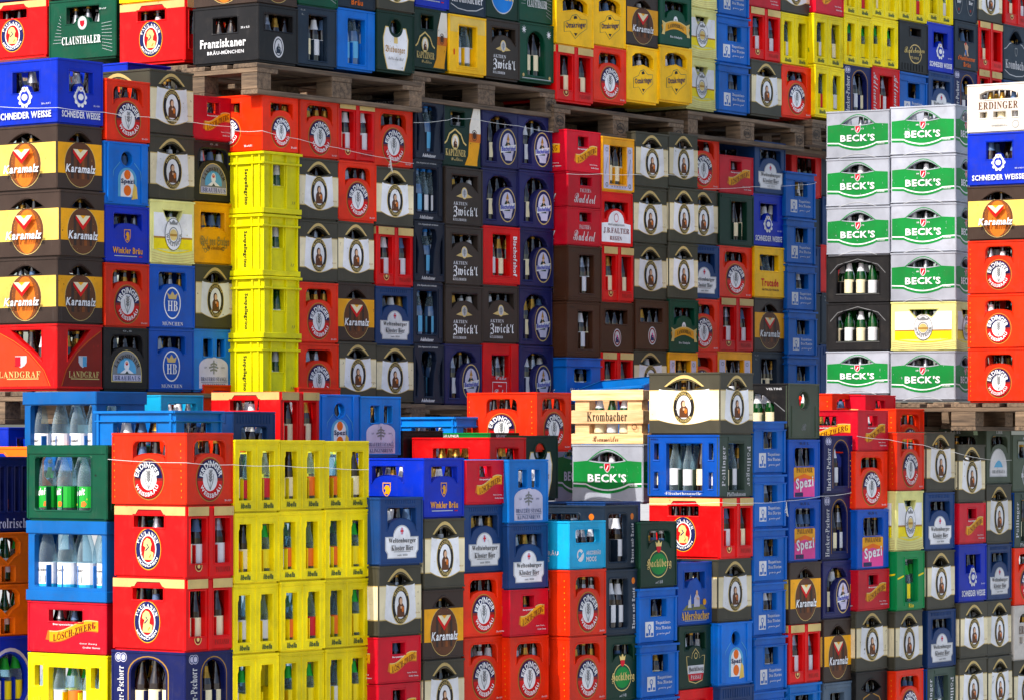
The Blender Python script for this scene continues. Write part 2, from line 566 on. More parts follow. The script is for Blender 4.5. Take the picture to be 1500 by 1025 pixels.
@design('paul', 'bright red crate with tan top band', 'red')
def _(f):
    if f.side == 'E':
        f.hole(f.rr(.10, .21, .42, .83, .02)); f.hole(f.rr(.60, .21, .91, .83, .02))
        f.rib(.035, .865, .455, .99, .005); f.rib(.56, .865, .965, .99, .005)
        f.rect(.03, .865, .455, .99, 'tan'); f.rect(.56, .865, .97, .99, 'tan')
        f.rib(.47, .02, .545, .98, .005)
        f.ring(.26, .17, .075, .012, 'wheat'); f.disc(.26, .17, .055, 'dred'); f.disc(.26, .17, .03, 'wheat')
        f.text('PAULANER', .76, .12, .30, .07, 'rust', 'serif')
    else:
        f.hole(f.rr(.28, .70, .70, .86, .01))
        f.fill([(.01, .87), (.30, .87), (.345, .945), (.655, .945), (.70, .87), (.99, .87), (.99, .99), (.01, .99)], 'tan')
        f.line([(.30, .865), (.345, .94), (.655, .94), (.70, .865)], .014, 'dred')
        monk(f, .485, .40, .235)


def cloister(f, cx, cy, r, k=1.28):
    f.disc(cx, cy, r * 1.06, 'wheat', r * k * 1.05); f.disc(cx, cy, r, 'ink', r * k)
    f.disc(cx, cy, r * .70, 'white', r * k * .74)
    figure(f, cx, cy - r * .08, r * 1.5, 'maltbrown', 'skin', 'brown')
    f.disc(cx + r * .2 * f.a, cy - r * .3, r * .13, 'amber', r * .2)
    f.arc('FRANZISKANER', cx, cy + r * .24, r * .86, r * .22, 128, 'wheat', 'serif')
    f.arc('WEISSBIER', cx, cy - r * .24, r * .86, r * .22, 110, 'wheat', 'serif', True)


@design('franz', 'dark brown crate with cream portrait label', 'franz')
def _(f):
    e = f.side == 'E'
    hw = .25
    f.fill(f.lens(.5, .775, hw + .05, .18, .0) if e else f.lens(.5, .775, hw + .03, .185, .0), 'tan')
    f.hole(f.lens(.5, .765, hw, .115, .05))
    f.rect(.012, .23, .988, .72, 'tan'); f.rect(.012, .245, .988, .705, 'cream')
    a = .17 if e else .15
    low = [(a - .04 + (1.08 - 2 * a) * i / 12, .245 - .085 * math.sin(math.pi * i / 12)) for i in range(13)]
    up = [(a + (1 - 2 * a) * i / 12, .735 - .03 * math.sin(math.pi * i / 12) ** .5) for i in range(13)]
    f.fill(low + up[::-1], 'white')
    f.line([(p[0], p[1] + .004) for p in low], .01, 'tan')
    cloister(f, .5, .44, .205 if e else .20)
    if e:
        f.text('20 x 0,5', .88, .32, .1, .025, 'dgold')


@design('kara', 'brown crate with yellow band and disc', 'kara')
def _(f):
    e = f.side == 'E'
    f.hole(f.lens(.5, .755, .25, .13, .015))
    f.rect(.02, .255, .98, .725, 'oldyel' if not e else 'gold')
    r = .345
    f.disc(.5, .40, r + .008, 'wheat'); f.disc(.5, .40, r, 'maltbrown')
    if e:
        for x, w, c in ((.30, .06, 'kara'), (.43, .05, 'brown'), (.53, .06, 'malt2'), (.65, .05, 'kara')):
            f.fill([(x, .18), (x + w, .18), (x + w, .62), (x, .62)], c)
    else:
        f.fill(f.ell(.5, .40, r * .86, r * .97), 'malt2')
        f.fill(f.ell(.5, .39, r * .62, r * .95), 'amber')
        for i in range(60):
            a, q = i * 2.4, r * (.62 + .34 * ((i * 37) % 17) / 17)
            f.fill(f.ell(.5 + q * f.a * math.cos(a), .40 + q * math.sin(a), .006, n=5), 'amber')
    cx, cy, w = .5, .53, .16 if e else .13
    f.fill([(cx - w, cy + .1), (cx + w, cy + .1), (cx + w, cy + .045), (cx, cy - .12), (cx - w, cy + .045)], 'red')
    f.fill([(cx - w, cy + .1), (cx + w, cy + .1), (cx, cy - .05)], 'cream')
    f.fill([(cx - w * .4, cy + .1), (cx + w * .4, cy + .1), (cx, cy + .05)], 'gold')
    f.text('Karamalz', .505, .325, .66 if e else .56, .125, 'ink', 'ital'); f.text('Karamalz', .5, .335, .66 if e else .56, .125, 'white', 'ital')


@design('schn', 'bright blue crate with white rosette', 'blue')
def _(f):
    e = f.side == 'E'
    cx = .5
    f.hole([(.26, .5), (.40, .5), (.44, .6), (.5, .64), (.56, .6), (.60, .5), (.78, .5), (.78, .82), (.26, .82)] if e else
           [(.30, .5), (.42, .5), (.46, .6), (.5, .62), (.54, .6), (.58, .5), (.72, .5), (.72, .82), (.30, .82)])
    f.disc(cx, .43, .13, 'white', .14)
    for k in range(10):
        a = k * math.pi / 5
        f.disc(cx + .125 * f.a * math.cos(a), .43 + .135 * math.sin(a), .03, 'white')
    f.disc(cx, .43, .09, 'blue', .1); f.disc(cx, .43, .062, 'white', .05); f.disc(cx, .55, .04, 'white'); f.disc(cx, .555, .016, 'amber')
    f.text('SCHNEIDER WEISSE', .5, .155, .84, .105, 'white', 'bold')
    f.text('20 x 0,5 l', .84, .31, .14, .03, 'offw')


@design('land', 'red crate with golden triangle panel', 'red')
def _(f):
    e = f.side == 'E'
    g = lambda x: x if e else 1 - x
    f.hole([(g(.24), .91), (g(.72), .91), (g(.60), .78), (g(.42), .62), (g(.24), .45)])
    f.fill([(g(.03), .06), (g(.12), .06), (g(.22), .30), (g(.45), .56), (g(.7), .74), (g(.97), .9), (g(.97), .06)], 'panelor' if not e else 'rust')
    f.line([(g(.10), .06), (g(.2), .30), (g(.43), .57), (g(.68), .75), (g(.97), .91)], .012, 'amber')
    cx = g(.56)
    f.fill(shield(f, cx, .43, .09, .09), 'offw')
    f.rect(min(cx, g(.65)), .36, max(cx, g(.65)) - .005, .51, 'ltblue' if e else 'crimson')
    f.text('LANDGRAF', g(.58), .24, .66, .10, 'wheat', 'serif')
    f.rect(.22 if not e else .3, .165, .72 if not e else .92, .18, 'wheat')


@design('spezi', 'sky-blue crate with orange drink print', 'sky')
def _(f):
    f.hole(f.ell(.5, .74, .13, .115, 22))
    for x in (.12, .88):
        f.rib(x - .06, .05, x + .06, .97, .006)
    f.fill(f.arch(.30, .14, .72, .60, .4), 'ltblue')
    f.fill(f.arch(.36, .14, .66, .56, .35), 'white')
    f.disc(.51, .49, .075, 'orange'); f.disc(.51, .24, .085, 'orange')
    f.fill([(.60, .1), (.74, .12), (.72, .3), (.66, .36)], 'oldyel')
    f.text('Spezi', .51, .375, .30, .10, 'navy', 'bold')
    f.line([(.16, .3), (.2, .55), (.34, .68)], .012, 'ltblue'); f.line([(.84, .3), (.8, .55), (.66, .68)], .012, 'ltblue')


@design('wink', 'royal-blue crate with yellow lion shield', 'blue')
def _(f):
    e = f.side == 'E'
    f.hole(f.over(.19, .83, .60, .86, .03, .10, .3) if e else f.over(.3, .72, .60, .86, .03, .12, .2))
    y = .47
    f.fill(shield(f, .5, y, .075 if e else .055, .12), 'gold', shield(f, .5, y, .062 if e else .045, .105))
    f.fill([(.47, y - .07), (.53, y - .07), (.55, y), (.53, y + .07), (.49, y + .08), (.46, y + .02), (.49, y)], 'gold')
    f.text('Winkler Bräu', .5, .22, .68, .11, 'gold', 'bold'); f.rect(.2, .115, .72, .13, 'lgrey'); f.rect(.76, .112, .84, .13, 'crimson')


@design('brauhaus', 'anthracite crate with arched light-blue brewery label', 'anth')
def _(f):
    e = f.side == 'E'
    f.hole(f.over(.15, .86, .55, .87, .12, .14, .36) if e else f.over(.28, .72, .55, .87, .1, .12, .22))
    w = .34 if e else .22
    f.fill(f.arch(.5 - w, .13, .5 + w, .64, .75), 'wheat'); f.fill(f.arch(.5 - w + .015, .142, .5 + w - .015, .628, .75), 'grey')
    f.fill(f.arch(.5 - w * .62, .27, .5 + w * .62, .52, .85), 'ltblue')
    f.disc(.5, .40, .06, 'white', .08); f.disc(.5, .43, .032, 'crimson'); f.disc(.5, .445, .02, 'skin'); f.fill([(.5 - w * .45, .27), (.5 + w * .45, .27), (.5, .36)], 'white'); f.fill([(.46, .27), (.54, .27), (.5, .31)], 'dgreen')
    f.rect(.5 - w + .03, .15, .5 + w - .03, .245, 'lilac')
    f.text('BRAUHAUS', .5, .198, w * 1.7, .075, 'wblue', 'serif')
    f.arc('LANDSHUTER', .5, .24, .30, .075, 130 if e else 120, 'ink', 'serif')
    f.text('0,5', .5, .94, .2, .035, 'grey')


@design('warst', 'pale yellow crate with oval seal', 'pale', bot='green')
def _(f):
    e = f.side == 'E'
    f.hole([(.28, .84), (.72, .84), (.68, .76), (.62, .68), (.55, .74), (.45, .74), (.38, .68), (.32, .76)])
    f.rect(.06, .42, .94, .80, 'white'); f.rect(.06, .24, .94, .42, 'yellow'); f.rect(.06, .40, .94, .43, 'dgold')
    f.line([(.06 + .88 * i / 10, .24 - .06 * math.sin(math.pi * i / 10)) for i in range(11)], .02, 'yellow')
    for k in range(4):
        f.line([(.02 + .96 * i / 10, .18 - k * .04 - .05 * math.sin(math.pi * i / 10)) for i in range(11)], .008, 'tan')
    r = .20
    f.disc(.5, .47, r * .98, 'ink', r * 1.27); f.disc(.5, .47, r * .94, 'white', r * 1.22); f.ring(.5, .46, r * .56, .018, 'grey', r * .62); f.disc(.5, .46, r * .44, 'wheat', r * .45); f.rect(.42, .44, .58, .475, 'dgold')
    f.fill([(.42, .62), (.58, .62), (.6, .68), (.55, .65), (.5, .7), (.45, .65), (.40, .68)], 'grey')
    f.arc('WARSTEINER', .5, .46, r * .76, .055, 200, 'grey', 'bold', True)
    f.rib(.05, .22, .065, .80, .003); f.rib(.935, .22, .95, .80, .003)


@design('hb', 'deep blue crate with oval crown monogram', 'midblue')
def _(f):
    f.hole(f.over(.2, .8, .60, .88, .05, .1, .25) if f.side == 'E' else f.over(.3, .7, .60, .88, .05, .1, .2))
    f.ring(.5, .40, .195, .022, 'white', .25); f.disc(.5, .40, .165, 'midblue', .225)
    f.fill([(.42, .46), (.58, .46), (.62, .56), (.55, .52), (.5, .59), (.45, .52), (.38, .56)], 'tan')
    f.text('HB', .5, .355, .22, .16, 'white', 'serif'); f.text('MÜNCHEN', .5, .085, .46, .07, 'offw', 'serif')


@design('gold', 'amber-yellow crate with dark ornate script', 'gold')
def _(f):
    e = f.side == 'E'
    f.hole(f.over(.16, .76, .55, .84, .03, .05, .3) if e else f.over(.3, .7, .55, .84, .03, .05, .2))
    f.text('Edel von Stuber', .5, .38, .72, .15, 'olive', 'frak'); f.text('Weissbier', .52, .27, .42, .07, 'maltbrown', 'serif')
    for x, y in ((.24, .27), (.28, .22), (.34, .25), (.72, .26), (.78, .3), (.2, .33)):
        f.ring(x, y, .035, .01, 'olive')


@design('stangl', 'mid-blue crate with pale tree label', 'stblue')
def _(f):
    e = f.side == 'E'
    if e:
        f.hole(f.rr(.24, .56, .46, .84, .02)); f.hole(f.rr(.58, .56, .78, .84, .02))
    else:
        f.hole(f.rr(.34, .56, .66, .84, .02))
    x0, x1 = (.14, .86) if e else (.26, .74)
    f.fill(f.arch(x0, .05, x1, .55, .3), 'lilac')
    for i, w in enumerate((.13, .17, .12)):
        f.line([(.5 - w * f.a * .7, .335 + .045 * i), (.5, .355 + .05 * i), (.5 + w * f.a * .7, .335 + .045 * i)], .03, 'grey')
    f.rect(.485, .28, .515, .50, 'grey')
    f.text('BRAUEREI STANGL', .5, .20, (x1 - x0) * .9, .065, 'wblue', 'serif'); f.rect(x0 + .04, .145, x1 - .04, .152, 'wblue'); f.text('KLINGENBRUNN', .5, .10, (x1 - x0) * .8, .065, 'wblue', 'serif')
    f.text('AD', .5 - .22, .385, .06, .03, 'wblue', 'serif'); f.text('1840', .5 + .22, .385, .08, .03, 'wblue', 'serif')


@design('zwerg', 'crimson low crate with golden ribbon banner', 'crimson', h=.21)
def _(f):
    e = f.side == 'E'
    f.hole(f.rr(.34, .62, .64, .86, .01) if e else f.rr(.27, .62, .70, .84, .01))
    x0, x1 = .28, .90
    up, lo = [], []
    for i in range(13):
        t = i / 12
        y = .34 + .22 * t + .05 * math.sin(2 * math.pi * t + 3.4)
        up.append((x0 + (x1 - x0) * t, y + .10)); lo.append((x0 + (x1 - x0) * t, y - .10))
    f.fill([(x0 - .05, .26), (x0 + .08, .24), (x0 + .08, .44), (x0 - .02, .44)], 'amber'); f.fill(lo + up[::-1], 'gold')
    f.line(up, .02, 'wheat'); f.line(lo, .02, 'amber')
    f.text('LÖSCH-ZWERG', .6, .45, .54, .16, 'dred', 'serif', curve=(.17, .30))
    f.text('Bierspezialität', .46, .56, .26, .045, 'white', 'bold')
    f.text('Guter Zwerg', .78, .21, .22, .035, 'offw', 'bold'); f.text('Großer Genuss', .82, .14, .22, .035, 'offw', 'bold')
    for i in range(7):
        f.rib(.965, .1 + i * .11, .985, .17 + i * .11, .002)


@design('san', 'lemon-yellow ribbed crate with small window', 'sanyel', bot='green')
def _(f):
    e = f.side == 'E'
    f.nobead = False
    f.hole(f.rr(.30, .46, .60, .80, .005) if e else f.rr(.06, .48, .30, .80, .005))
    for x in ((.02, .24, .64, .97) if e else (.02, .34, .62, .86, .97)):
        f.rib(x - .012, .02, x + .012, .99, .011)
    f.rib(-.03, .80, 1.03, .835, .015); f.rib(-.04, .955, 1.04, .998, .018); f.rib(-.03, .015, 1.03, .10, .015)
    if not e:
        f.rib(.88, .1, .95, .8, .006)
        f.text('Sanpellegrino', .75, .44, .58, .095, 'ink', 'bold', rot=-90)
    else:
        f.text('S.P.', .86, .2, .1, .05, 'olive', 'script')


@design('welt', 'dark blue crate with white abbey label', 'wblue')
def _(f):
    e = f.side == 'E'
    f.hole(f.over(.18, .84, .52, .84, .03, .17, .33) if e else f.over(.3, .7, .52, .84, .03, .15, .2))
    for i in range(14):
        f.rib(.14 + .052 * i, .90, .165 + .052 * i, .955, .002)
    x0, x1 = (.12, .90) if e else (.26, .74)
    c, w = (x0 + x1) / 2, (x1 - x0) / 2
    dome = [(c + w * .52 * math.cos(math.pi * i / 12), .42 + .17 * math.sin(math.pi * i / 12)) for i in range(13)]
    f.fill([(x0 + .05, .10), (x1 - .05, .10), (x1 - .05, .17), (x1, .22), (x1, .42)] + dome + [(x0, .42), (x0, .22), (x0 + .05, .17)], 'lgrey')
    f.fill([(x0 + .07, .115), (x1 - .07, .115), (x1 - .07, .18), (x1 - .025, .23), (x1 - .025, .405)] + [(c + (p[0] - c) * .93, .405 + (p[1] - .42) * .98) for p in dome] + [(x0 + .025, .405), (x0 + .025, .23), (x0 + .07, .18)], 'white')
    f.disc(c, .50, .045, 'lilac', .058); f.rect(c - .012, .455, c + .012, .545, 'red'); f.rect(c - .035, .49, c + .035, .512, 'red')
    f.text('Weltenburger', c, .355, w * 1.62, .085, 'ink', 'serif'); f.text('Kloster Bier', c, .255, w * 1.3, .08, 'ink', 'serif')
    f.rect(c - w * .5, .195, c + w * .5, .203, 'grey'); f.text('seit 1050', c, .15, w * .6, .03, 'grey')


def adel(f, wide):
    if wide:
        f.hole(f.rr(.12, .16, .82, .86, .06)); f.rib(.86, .1, .97, .9, .004)
    else:
        f.hole([(.36, .14), (.62, .14), (.66, .5), (.74, .72), (.72, .84), (.66, .88), (.32, .88), (.26, .84), (.24, .72), (.32, .5)])
        f.hole([(.03, .14), (.10, .14), (.14, .5), (.10, .66), (.03, .8)]); f.hole([(.97, .14), (.88, .14), (.84, .5), (.88, .66), (.97, .8)])
    f.text('Die Alpenkraft trinken', .46, .945, .66, .04, 'lgrey', 'bold'); f.text('Adelholzener', .46, .07, .46, .06, 'offw', 'ital')


@design('adw', 'dark navy water crate with wide window', 'dnavy', bot='water')
def _(f):
    adel(f, True)


@design('adn', 'dark navy water crate with bottle-shaped slot', 'dnavy', bot='water')
def _(f):
    adel(f, False)


@design('kapu', 'green crate with printed wheat-beer glass', 'deepgreen')
def _(f):
    if f.side == 'L':
        f.hole(f.rr(.3, .62, .7, .85, .02)); f.fill([(.02, .1), (.3, .1), (.36, .4), (.34, .9), (.02, .9)], 'amber'); return
    f.hole(f.rr(.20, .66, .56, .88, .02))
    f.fill([(.56, .03), (.90, .03), (.90, .12), (.96, .38), (.985, .6), (.97, .97), (.80, .97), (.70, .7), (.68, .45), (.66, .2)], 'gold')
    f.fill([(.69, .54), (.985, .54), (.985, .62), (.97, .97), (.80, .97), (.70, .68)], 'foam')
    f.fill([(.68, .42), (.98, .42), (.985, .56), (.69, .56)], 'amber')
    f.ring(.82, .53, .075, .014, 'maltbrown', .09); f.disc(.82, .53, .05, 'brown', .06)
    f.line([(.03, .36), (.09, .40), (.16, .52), (.31, .6), (.46, .52), (.53, .40), (.60, .36)], .028, 'wheat')
    f.disc(.31, .40, .105, 'wheat', .125); f.disc(.31, .40, .08, 'foam', .1); figure(f, .31, .39, .17, 'brown')
    f.text('KAPUZINER', .31, .225, .52, .11, 'wheat', 'serif'); f.text('Weißbier', .34, .125, .30, .055, 'tan', 'script')


@design('zwick', 'grey-brown crate with white blackletter', 'zw')
def _(f):
    e = f.side == 'E'
    f.hole([(.17, .86), (.86, .86), (.86, .60)] + [(.5 + .3 * math.cos(math.pi * i / 8), .60 + .14 * math.sin(math.pi * i / 8)) for i in range(1, 8)] + [(.17, .60)])
    f.fill([(.28, .50), (.44, .56), (.44, .48)], 'tan'); f.fill([(.72, .50), (.56, .56), (.56, .48)], 'tan'); f.disc(.5, .56, .085, 'wheat', .10); f.disc(.5, .56, .07, 'lgrey', .082); f.rect(.488, .50, .512, .62, 'grey'); f.ring(.5, .565, .04, .012, 'grey')
    f.text('AKTIEN', .38, .38, .38, .055, 'offw', 'serif'); f.text("Zwick'l", .52, .235, .66, .20, 'white', 'frak'); f.text('KELLERBIER', .36, .105, .36, .04, 'offw', 'serif')


@design('bisch', 'violet-navy crate with oval bishop label', 'purple')
def _(f):
    e = f.side == 'E'
    if not e:
        f.hole(f.rr(.3, .5, .7, .85, .03)); return
    f.hole([(.12, .12), (.40, .12)] + [(.705 + .33 * math.cos(math.radians(a)), .38 + .32 * math.sin(math.radians(a))) for a in (200, 180, 160, 140, 120, 100, 80)] + [(.84, .70), (.80, .78), (.70, .85), (.52, .88), (.34, .87), (.22, .8), (.14, .66)])
    f.disc(.705, .38, .245, 'tan', .30); f.disc(.705, .38, .225, 'navy', .28); f.disc(.705, .39, .17, 'lilac', .22)
    figure(f, .70, .42, .28, 'dgreen', 'skin'); f.fill([(.66, .49), (.74, .49), (.70, .60)], 'dgold')
    f.fill([(.50, .27), (.91, .33), (.91, .43), (.50, .37)], 'white'); f.text('Bischofshof', .705, .35, .38, .08, 'blue', 'bold', curve=(.02, .2))
    f.fill([(.62, .15), (.8, .15), (.82, .26), (.6, .24)], 'lilac')
    f.line([(.02 + .96 * i / 10, .93 - .03 * math.sin(math.pi * i / 10)) for i in range(11)], .01, 'navy')


@design('bischred', 'red crate with white edge lettering', 'red')
def _(f):
    f.hole(f.rr(.26, .16, .74, .86, .01)); f.text('Bischofshof', .87, .50, .68, .105, 'white', 'bold', rot=-90)
    f.rib(.03, .03, .97, .08, .003)


@design('coke', 'red soft-drink crate with square script panel', 'red', bot='clear')
def _(f):
    f.rib(.0, .02, .24, .99, .006); f.rib(.78, .02, 1.0, .99, .006)
    f.hole(f.rr(.26, .44, .74, .80, .01))
    f.rect(.28, .06, .68, .36, 'white'); f.rect(.29, .072, .67, .348, 'red'); f.text('Coke', .48, .17, .30, .13, 'white', 'script'); f.text('Enjoy', .48, .29, .1, .03, 'white')
    f.text('Coke', .5, .43, .3, .07, 'offw', 'script')
    for x in (.10, .19, .82, .92):
        f.disc(x, .62, .014, 'ink')


@design('budderl', 'pink-red low crate with white flowing script', 'crimson', h=.19)
def _(f):
    e = f.side == 'E'
    f.hole(f.rr(.36, .64, .70, .88, .01) if e else f.rr(.3, .64, .7, .88, .01)); f.text("FALTER's", .52, .50, .32, .11, 'offw', 'serif'); f.text('Budderl', .5, .27, .64, .27, 'white', 'script')


@design('falter', 'red crate with white keyhole-shaped brewery label', 'red')
def _(f):
    f.hole(f.over(.14, .86, .5, .82, .02, .2, .3)); f.fill([(.06, .08), (.94, .08), (.94, .42), (.74, .44)] + [(.5 + .24 * math.cos(math.pi * i / 10), .46 + .2 * math.sin(math.pi * i / 10)) for i in range(11)] + [(.26, .44), (.06, .42)], 'white')
    f.ring(.5, .53, .07, .014, 'crimson', .08); f.text('PRIVATBRAUEREI', .5, .40, .5, .035, 'ink', 'serif'); f.text('J.B.FALTER', .5, .29, .78, .11, 'dred', 'serif'); f.text('REGEN', .48, .155, .36, .075, 'dred', 'serif')


@design('browntall', 'plain brown crate with tall window', 'brown')
def _(f):
    f.hole(f.rr(.33, .16, .76, .84, .02)); f.text('III', .15, .9, .1, .03, 'kara'); f.rib(.04, .05, .96, .07, .002); f.rib(.04, .09, .96, .11, .002)


@design('brownoval', 'brown crate with small white oval seal', 'brown')
def _(f):
    f.hole(f.rr(.14, .56, .82, .84, .03)); f.disc(.5, .29, .125, 'offw', .18); f.ring(.5, .29, .108, .03, 'rust', .158); figure(f, .5, .28, .18, 'purple', 'pink')


@design('eich', 'blue flanged crate with white blackletter', 'augblue')
def _(f):
    f.hole(f.rr(.22, .46, .70, .76, .05)); f.rib(-.01, .80, 1.01, .825, .008); f.rib(-.01, .97, 1.01, .998, .008); f.text('Eichenseher', .46, .27, .72, .13, 'offw', 'frak')


@design('ayinger', 'golden crate with white ornamental side panels', 'gold')
def _(f):
    f.fill(f.rr(.05, .05, .95, .84, .02), 'lilac'); f.hole(f.rr(.24, .14, .76, .84, .01)) if f.side == 'E' else f.hole(f.rr(.3, .5, .7, .84, .01))
    for x in (.145, .855):
        f.line([(x - .05, .3), (x + .03, .62)], .012, 'grey'); f.ring(x, .76, .04, .012, 'grey'); f.ring(x, .12, .04, .012, 'green')
    for i in range(6):
        f.disc(.3 + i * .08, .095, .014, 'grey')


@design('lamm', 'green crate with golden hop garland banner', 'green')
def _(f):
    f.hole(f.over(.16, .86, .52, .84, .04, .17, .3))
    f.disc(.5, .48, .07, 'white', .09); f.rect(.47, .42, .53, .52, 'lgrey')
    pts = [(.08 + .84 * i / 10, .30 + .10 * math.sin(math.pi * i / 10)) for i in range(11)]
    f.line(pts, .15, 'gold'); f.line([(p[0], p[1] + .075) for p in pts], .02, 'wheat')
    f.fill([(.05, .2), (.15, .2), (.18, .42), (.06, .46), (.1, .33)], 'wheat'); f.fill([(.95, .2), (.85, .2), (.82, .42), (.94, .46), (.9, .33)], 'wheat')
    f.text('LAMMSBRÄU', .5, .355, .5, .09, 'dgreen', 'serif', curve=(.05,)); f.text('Bio Edelpils', .5, .17, .38, .05, 'offw', 'bold')


@design('dgtall', 'plain dark green crate with tall window', 'dgreen')
def _(f):
    f.hole(f.rr(.34, .12, .78, .86, .02)); f.rib(.05, .92, .95, .97, .003)


@design('truc', 'yellow lemonade crate with red brown lettering', 'yel2', bot='gold')
def _(f):
    f.hole(f.rr(.17, .53, .78, .84, .03)); f.text('Trucade', .5, .30, .56, .15, 'red', 'bold'); f.text('NATÜRLICH TRINKEN', .52, .165, .54, .05, 'maltbrown', 'bold')


@design('aug', 'blue flanged crate with white square logo', 'augblue', h=.235)
def _(f):
    e = f.side == 'E'
    f.hole(f.rr(.32, .48, .74, .80, .03) if e else f.rr(.34, .48, .68, .80, .03))
    f.rib(-.015, .955, 1.015, .995, .012); f.rib(-.01, .82, 1.01, .842, .010); f.rib(-.005, .03, .04, .82, .006); f.rib(.955, .03, 1.005, .82, .006)
    f.rect(.18, .13, .40, .40, 'offw'); f.ring(.29, .30, .055, .018, 'augblue'); f.rect(.275, .16, .305, .26, 'augblue'); f.rect(.2, .15, .26, .2, 'augblue'); f.rect(.33, .15, .38, .2, 'augblue')
    f.text('Augustiner-', .64, .37, .40, .075, 'offw', 'frak'); f.text('Bräu München', .64, .275, .40, .075, 'offw', 'frak'); f.text('gewiss gut', .64, .175, .36, .06, 'offw', 'script')


@design('otta', 'golden-yellow crate with jagged crest lettering', 'yel2')
def _(f):
    e = f.side == 'E'
    f.hole([(.17, .62), (.5, .68), (.83, .62), (.83, .80), (.74, .86), (.5, .89), (.26, .86), (.17, .80)])
    f.line([(.15, .60), (.3, .66), (.5, .685), (.7, .66), (.85, .60)], .012, 'oldyel')
    k = [(.2, .24), (.36, .27), (.5, .14), (.62, .24), (.82, .36), (.82, .53), (.66, .52), (.54, .60), (.42, .57), (.36, .48), (.2, .42)]
    f.fill(k, 'olive'); f.fill([(.5 + (x - .5) * .95, .37 + (y - .37) * .93) for x, y in k], 'yel2')
    f.fill([(.46, .5), (.56, .52), (.53, .57), (.46, .55)], 'ink'); f.fill([(.46, .25), (.56, .25), (.51, .19)], 'ink')
    f.text('Ottakringer', .51, .385, .56, .13, 'navy', 'bold', rot=7)


@design('libe', 'lemon-yellow soda crate with twin windows', 'yellow', bot='soda')
def _(f):
    if f.side == 'E':
        for x in (.10, .60):
            f.hole([(x, .17), (x + .27, .17), (x + .27, .74), (x + .27, .84), (x + .02, .84), (x + .02, .78), (x, .74)])
            f.text('libella', x + .145, .095, .22, .075, 'green', 'ital')
        f.rib(.485, .02, .505, .97, .003); f.rib(.0, .92, 1.0, .935, .003)
    else:
        f.hole(f.rr(.26, .10, .74, .80, .02)); f.hole(f.rr(.08, .52, .19, .82, .02)); f.hole(f.rr(.80, .52, .91, .82, .02))
        f.text('libella', .13, .3, .18, .15, 'beck', 'script', rot=14); f.text('libella', .86, .3, .18, .15, 'beck', 'script', rot=14)


@design('hack', 'navy crate with arched window', 'navy')
def _(f):
    e = f.side == 'E'
    x0, x1 = (.36, .84) if e else (.26, .74)
    f.fill(f.arch(x0 - .04, .10, x1 + .04, .93, .3), 'dgold'); f.fill(f.arch(x0 - .025, .10, x1 + .025, .915, .3), 'navy'); f.hole(f.arch(x0, .14, x1, .89, .3))
    f.text('Hacker-Pschorr', .17 if e else .13, .42, .72, .14 if e else .12, 'offw', 'serif', rot=90)
    for q in (-1, 1):
        f.disc((.17 if e else .13) + q * .035, .90, .065, 'lilac'); f.ring((.17 if e else .13) + q * .035, .90, .055, .016, 'wblue')


@design('adler', 'red crate with white edge script', 'red')
def _(f):
    f.hole(f.rr(.28, .1, .74, .84, .02)); f.text('Adlerwirt', .12, .5, .74, .17, 'offw', 'script', rot=-90); f.text('Adlerwirt', .87, .5, .74, .17, 'offw', 'script', rot=-90)


@design('rade', 'charcoal crate with gold oval script', 'anth')
def _(f):
    f.hole(f.rr(.38, .73, .74, .88, .01)); f.ring(.56, .38, .23, .022, 'tan', .19); f.rect(.2, .40, .9, .47, 'anth'); f.text('Radeberger', .52, .43, .72, .17, 'wheat', 'script', rot=4); f.text('PILSNER', .52, .3, .3, .05, 'tan', 'serif')
    for i in range(8):
        f.rib(.1 + i * .1, .04, .13 + i * .1, .18, .003)


@design('hund', 'dark slate crate with orange lettering', 'slate')
def _(f):
    f.hole(f.rr(.18, .60, .80, .86, .02)); f.fill([(.40, .55), (.5, .57), (.58, .5), (.56, .4), (.6, .3), (.54, .3), (.5, .4), (.46, .3), (.40, .3), (.45, .42)], 'skin'); f.disc(.47, .55, .03, 'red'); f.fill([(.44, .32), (.49, .32), (.49, .42), (.44, .42)], 'stblue')
    f.text("s'Hundshammer", .5, .25, .74, .10, 'orange', 'bold'); f.text('Bräu', .52, .12, .3, .1, 'orange', 'bold')


@design('ovals', 'dark slate crate with two oval labels', 'slate')
def _(f):
    for x in (.24, .72):
        f.ring(x, .5, .17, .014, 'grey', .36); f.text('PILSNER', x, .5, .26, .07, 'offw', 'bold'); f.text('Bier', x, .4, .16, .08, 'white', 'bold'); f.disc(x, .24, .03, 'rust'); f.ring(x, .66, .06, .012, 'ltblue')
    f.hole(f.rr(.3, .88, .7, .96, .01))


@design('kromb', 'dark slate crate with arched outline', 'slate')
def _(f):
    f.hole(f.lens(.5, .72, .25, .18, .06)); pts = [(.04, .55), (.12, .57), (.25, .66), (.5, .72), (.75, .66), (.88, .57), (.96, .55)]
    f.line(pts, .016, 'lgrey'); f.line([(.06, .18), (.25, .11), (.5, .09), (.75, .11), (.94, .18)], .016, 'lgrey'); f.fill(shield(f, .5, .52, .05, .08), 'grey', shield(f, .5, .52, .035, .06)); f.text('Krombacher', .5, .29, .84, .15, 'offw', 'serif')


@design('jever', 'dark green crate with oval gold-lettered label', 'deepgreen', bot='green')
def _(f):
    f.hole(f.rr(.3, .78, .7, .92, .02)); f.disc(.5, .42, .36, 'lgrey', .32); f.disc(.5, .42, .34, 'stblue', .30); f.text('JEVER', .5, .42, .66, .22, 'wheat', 'serif')


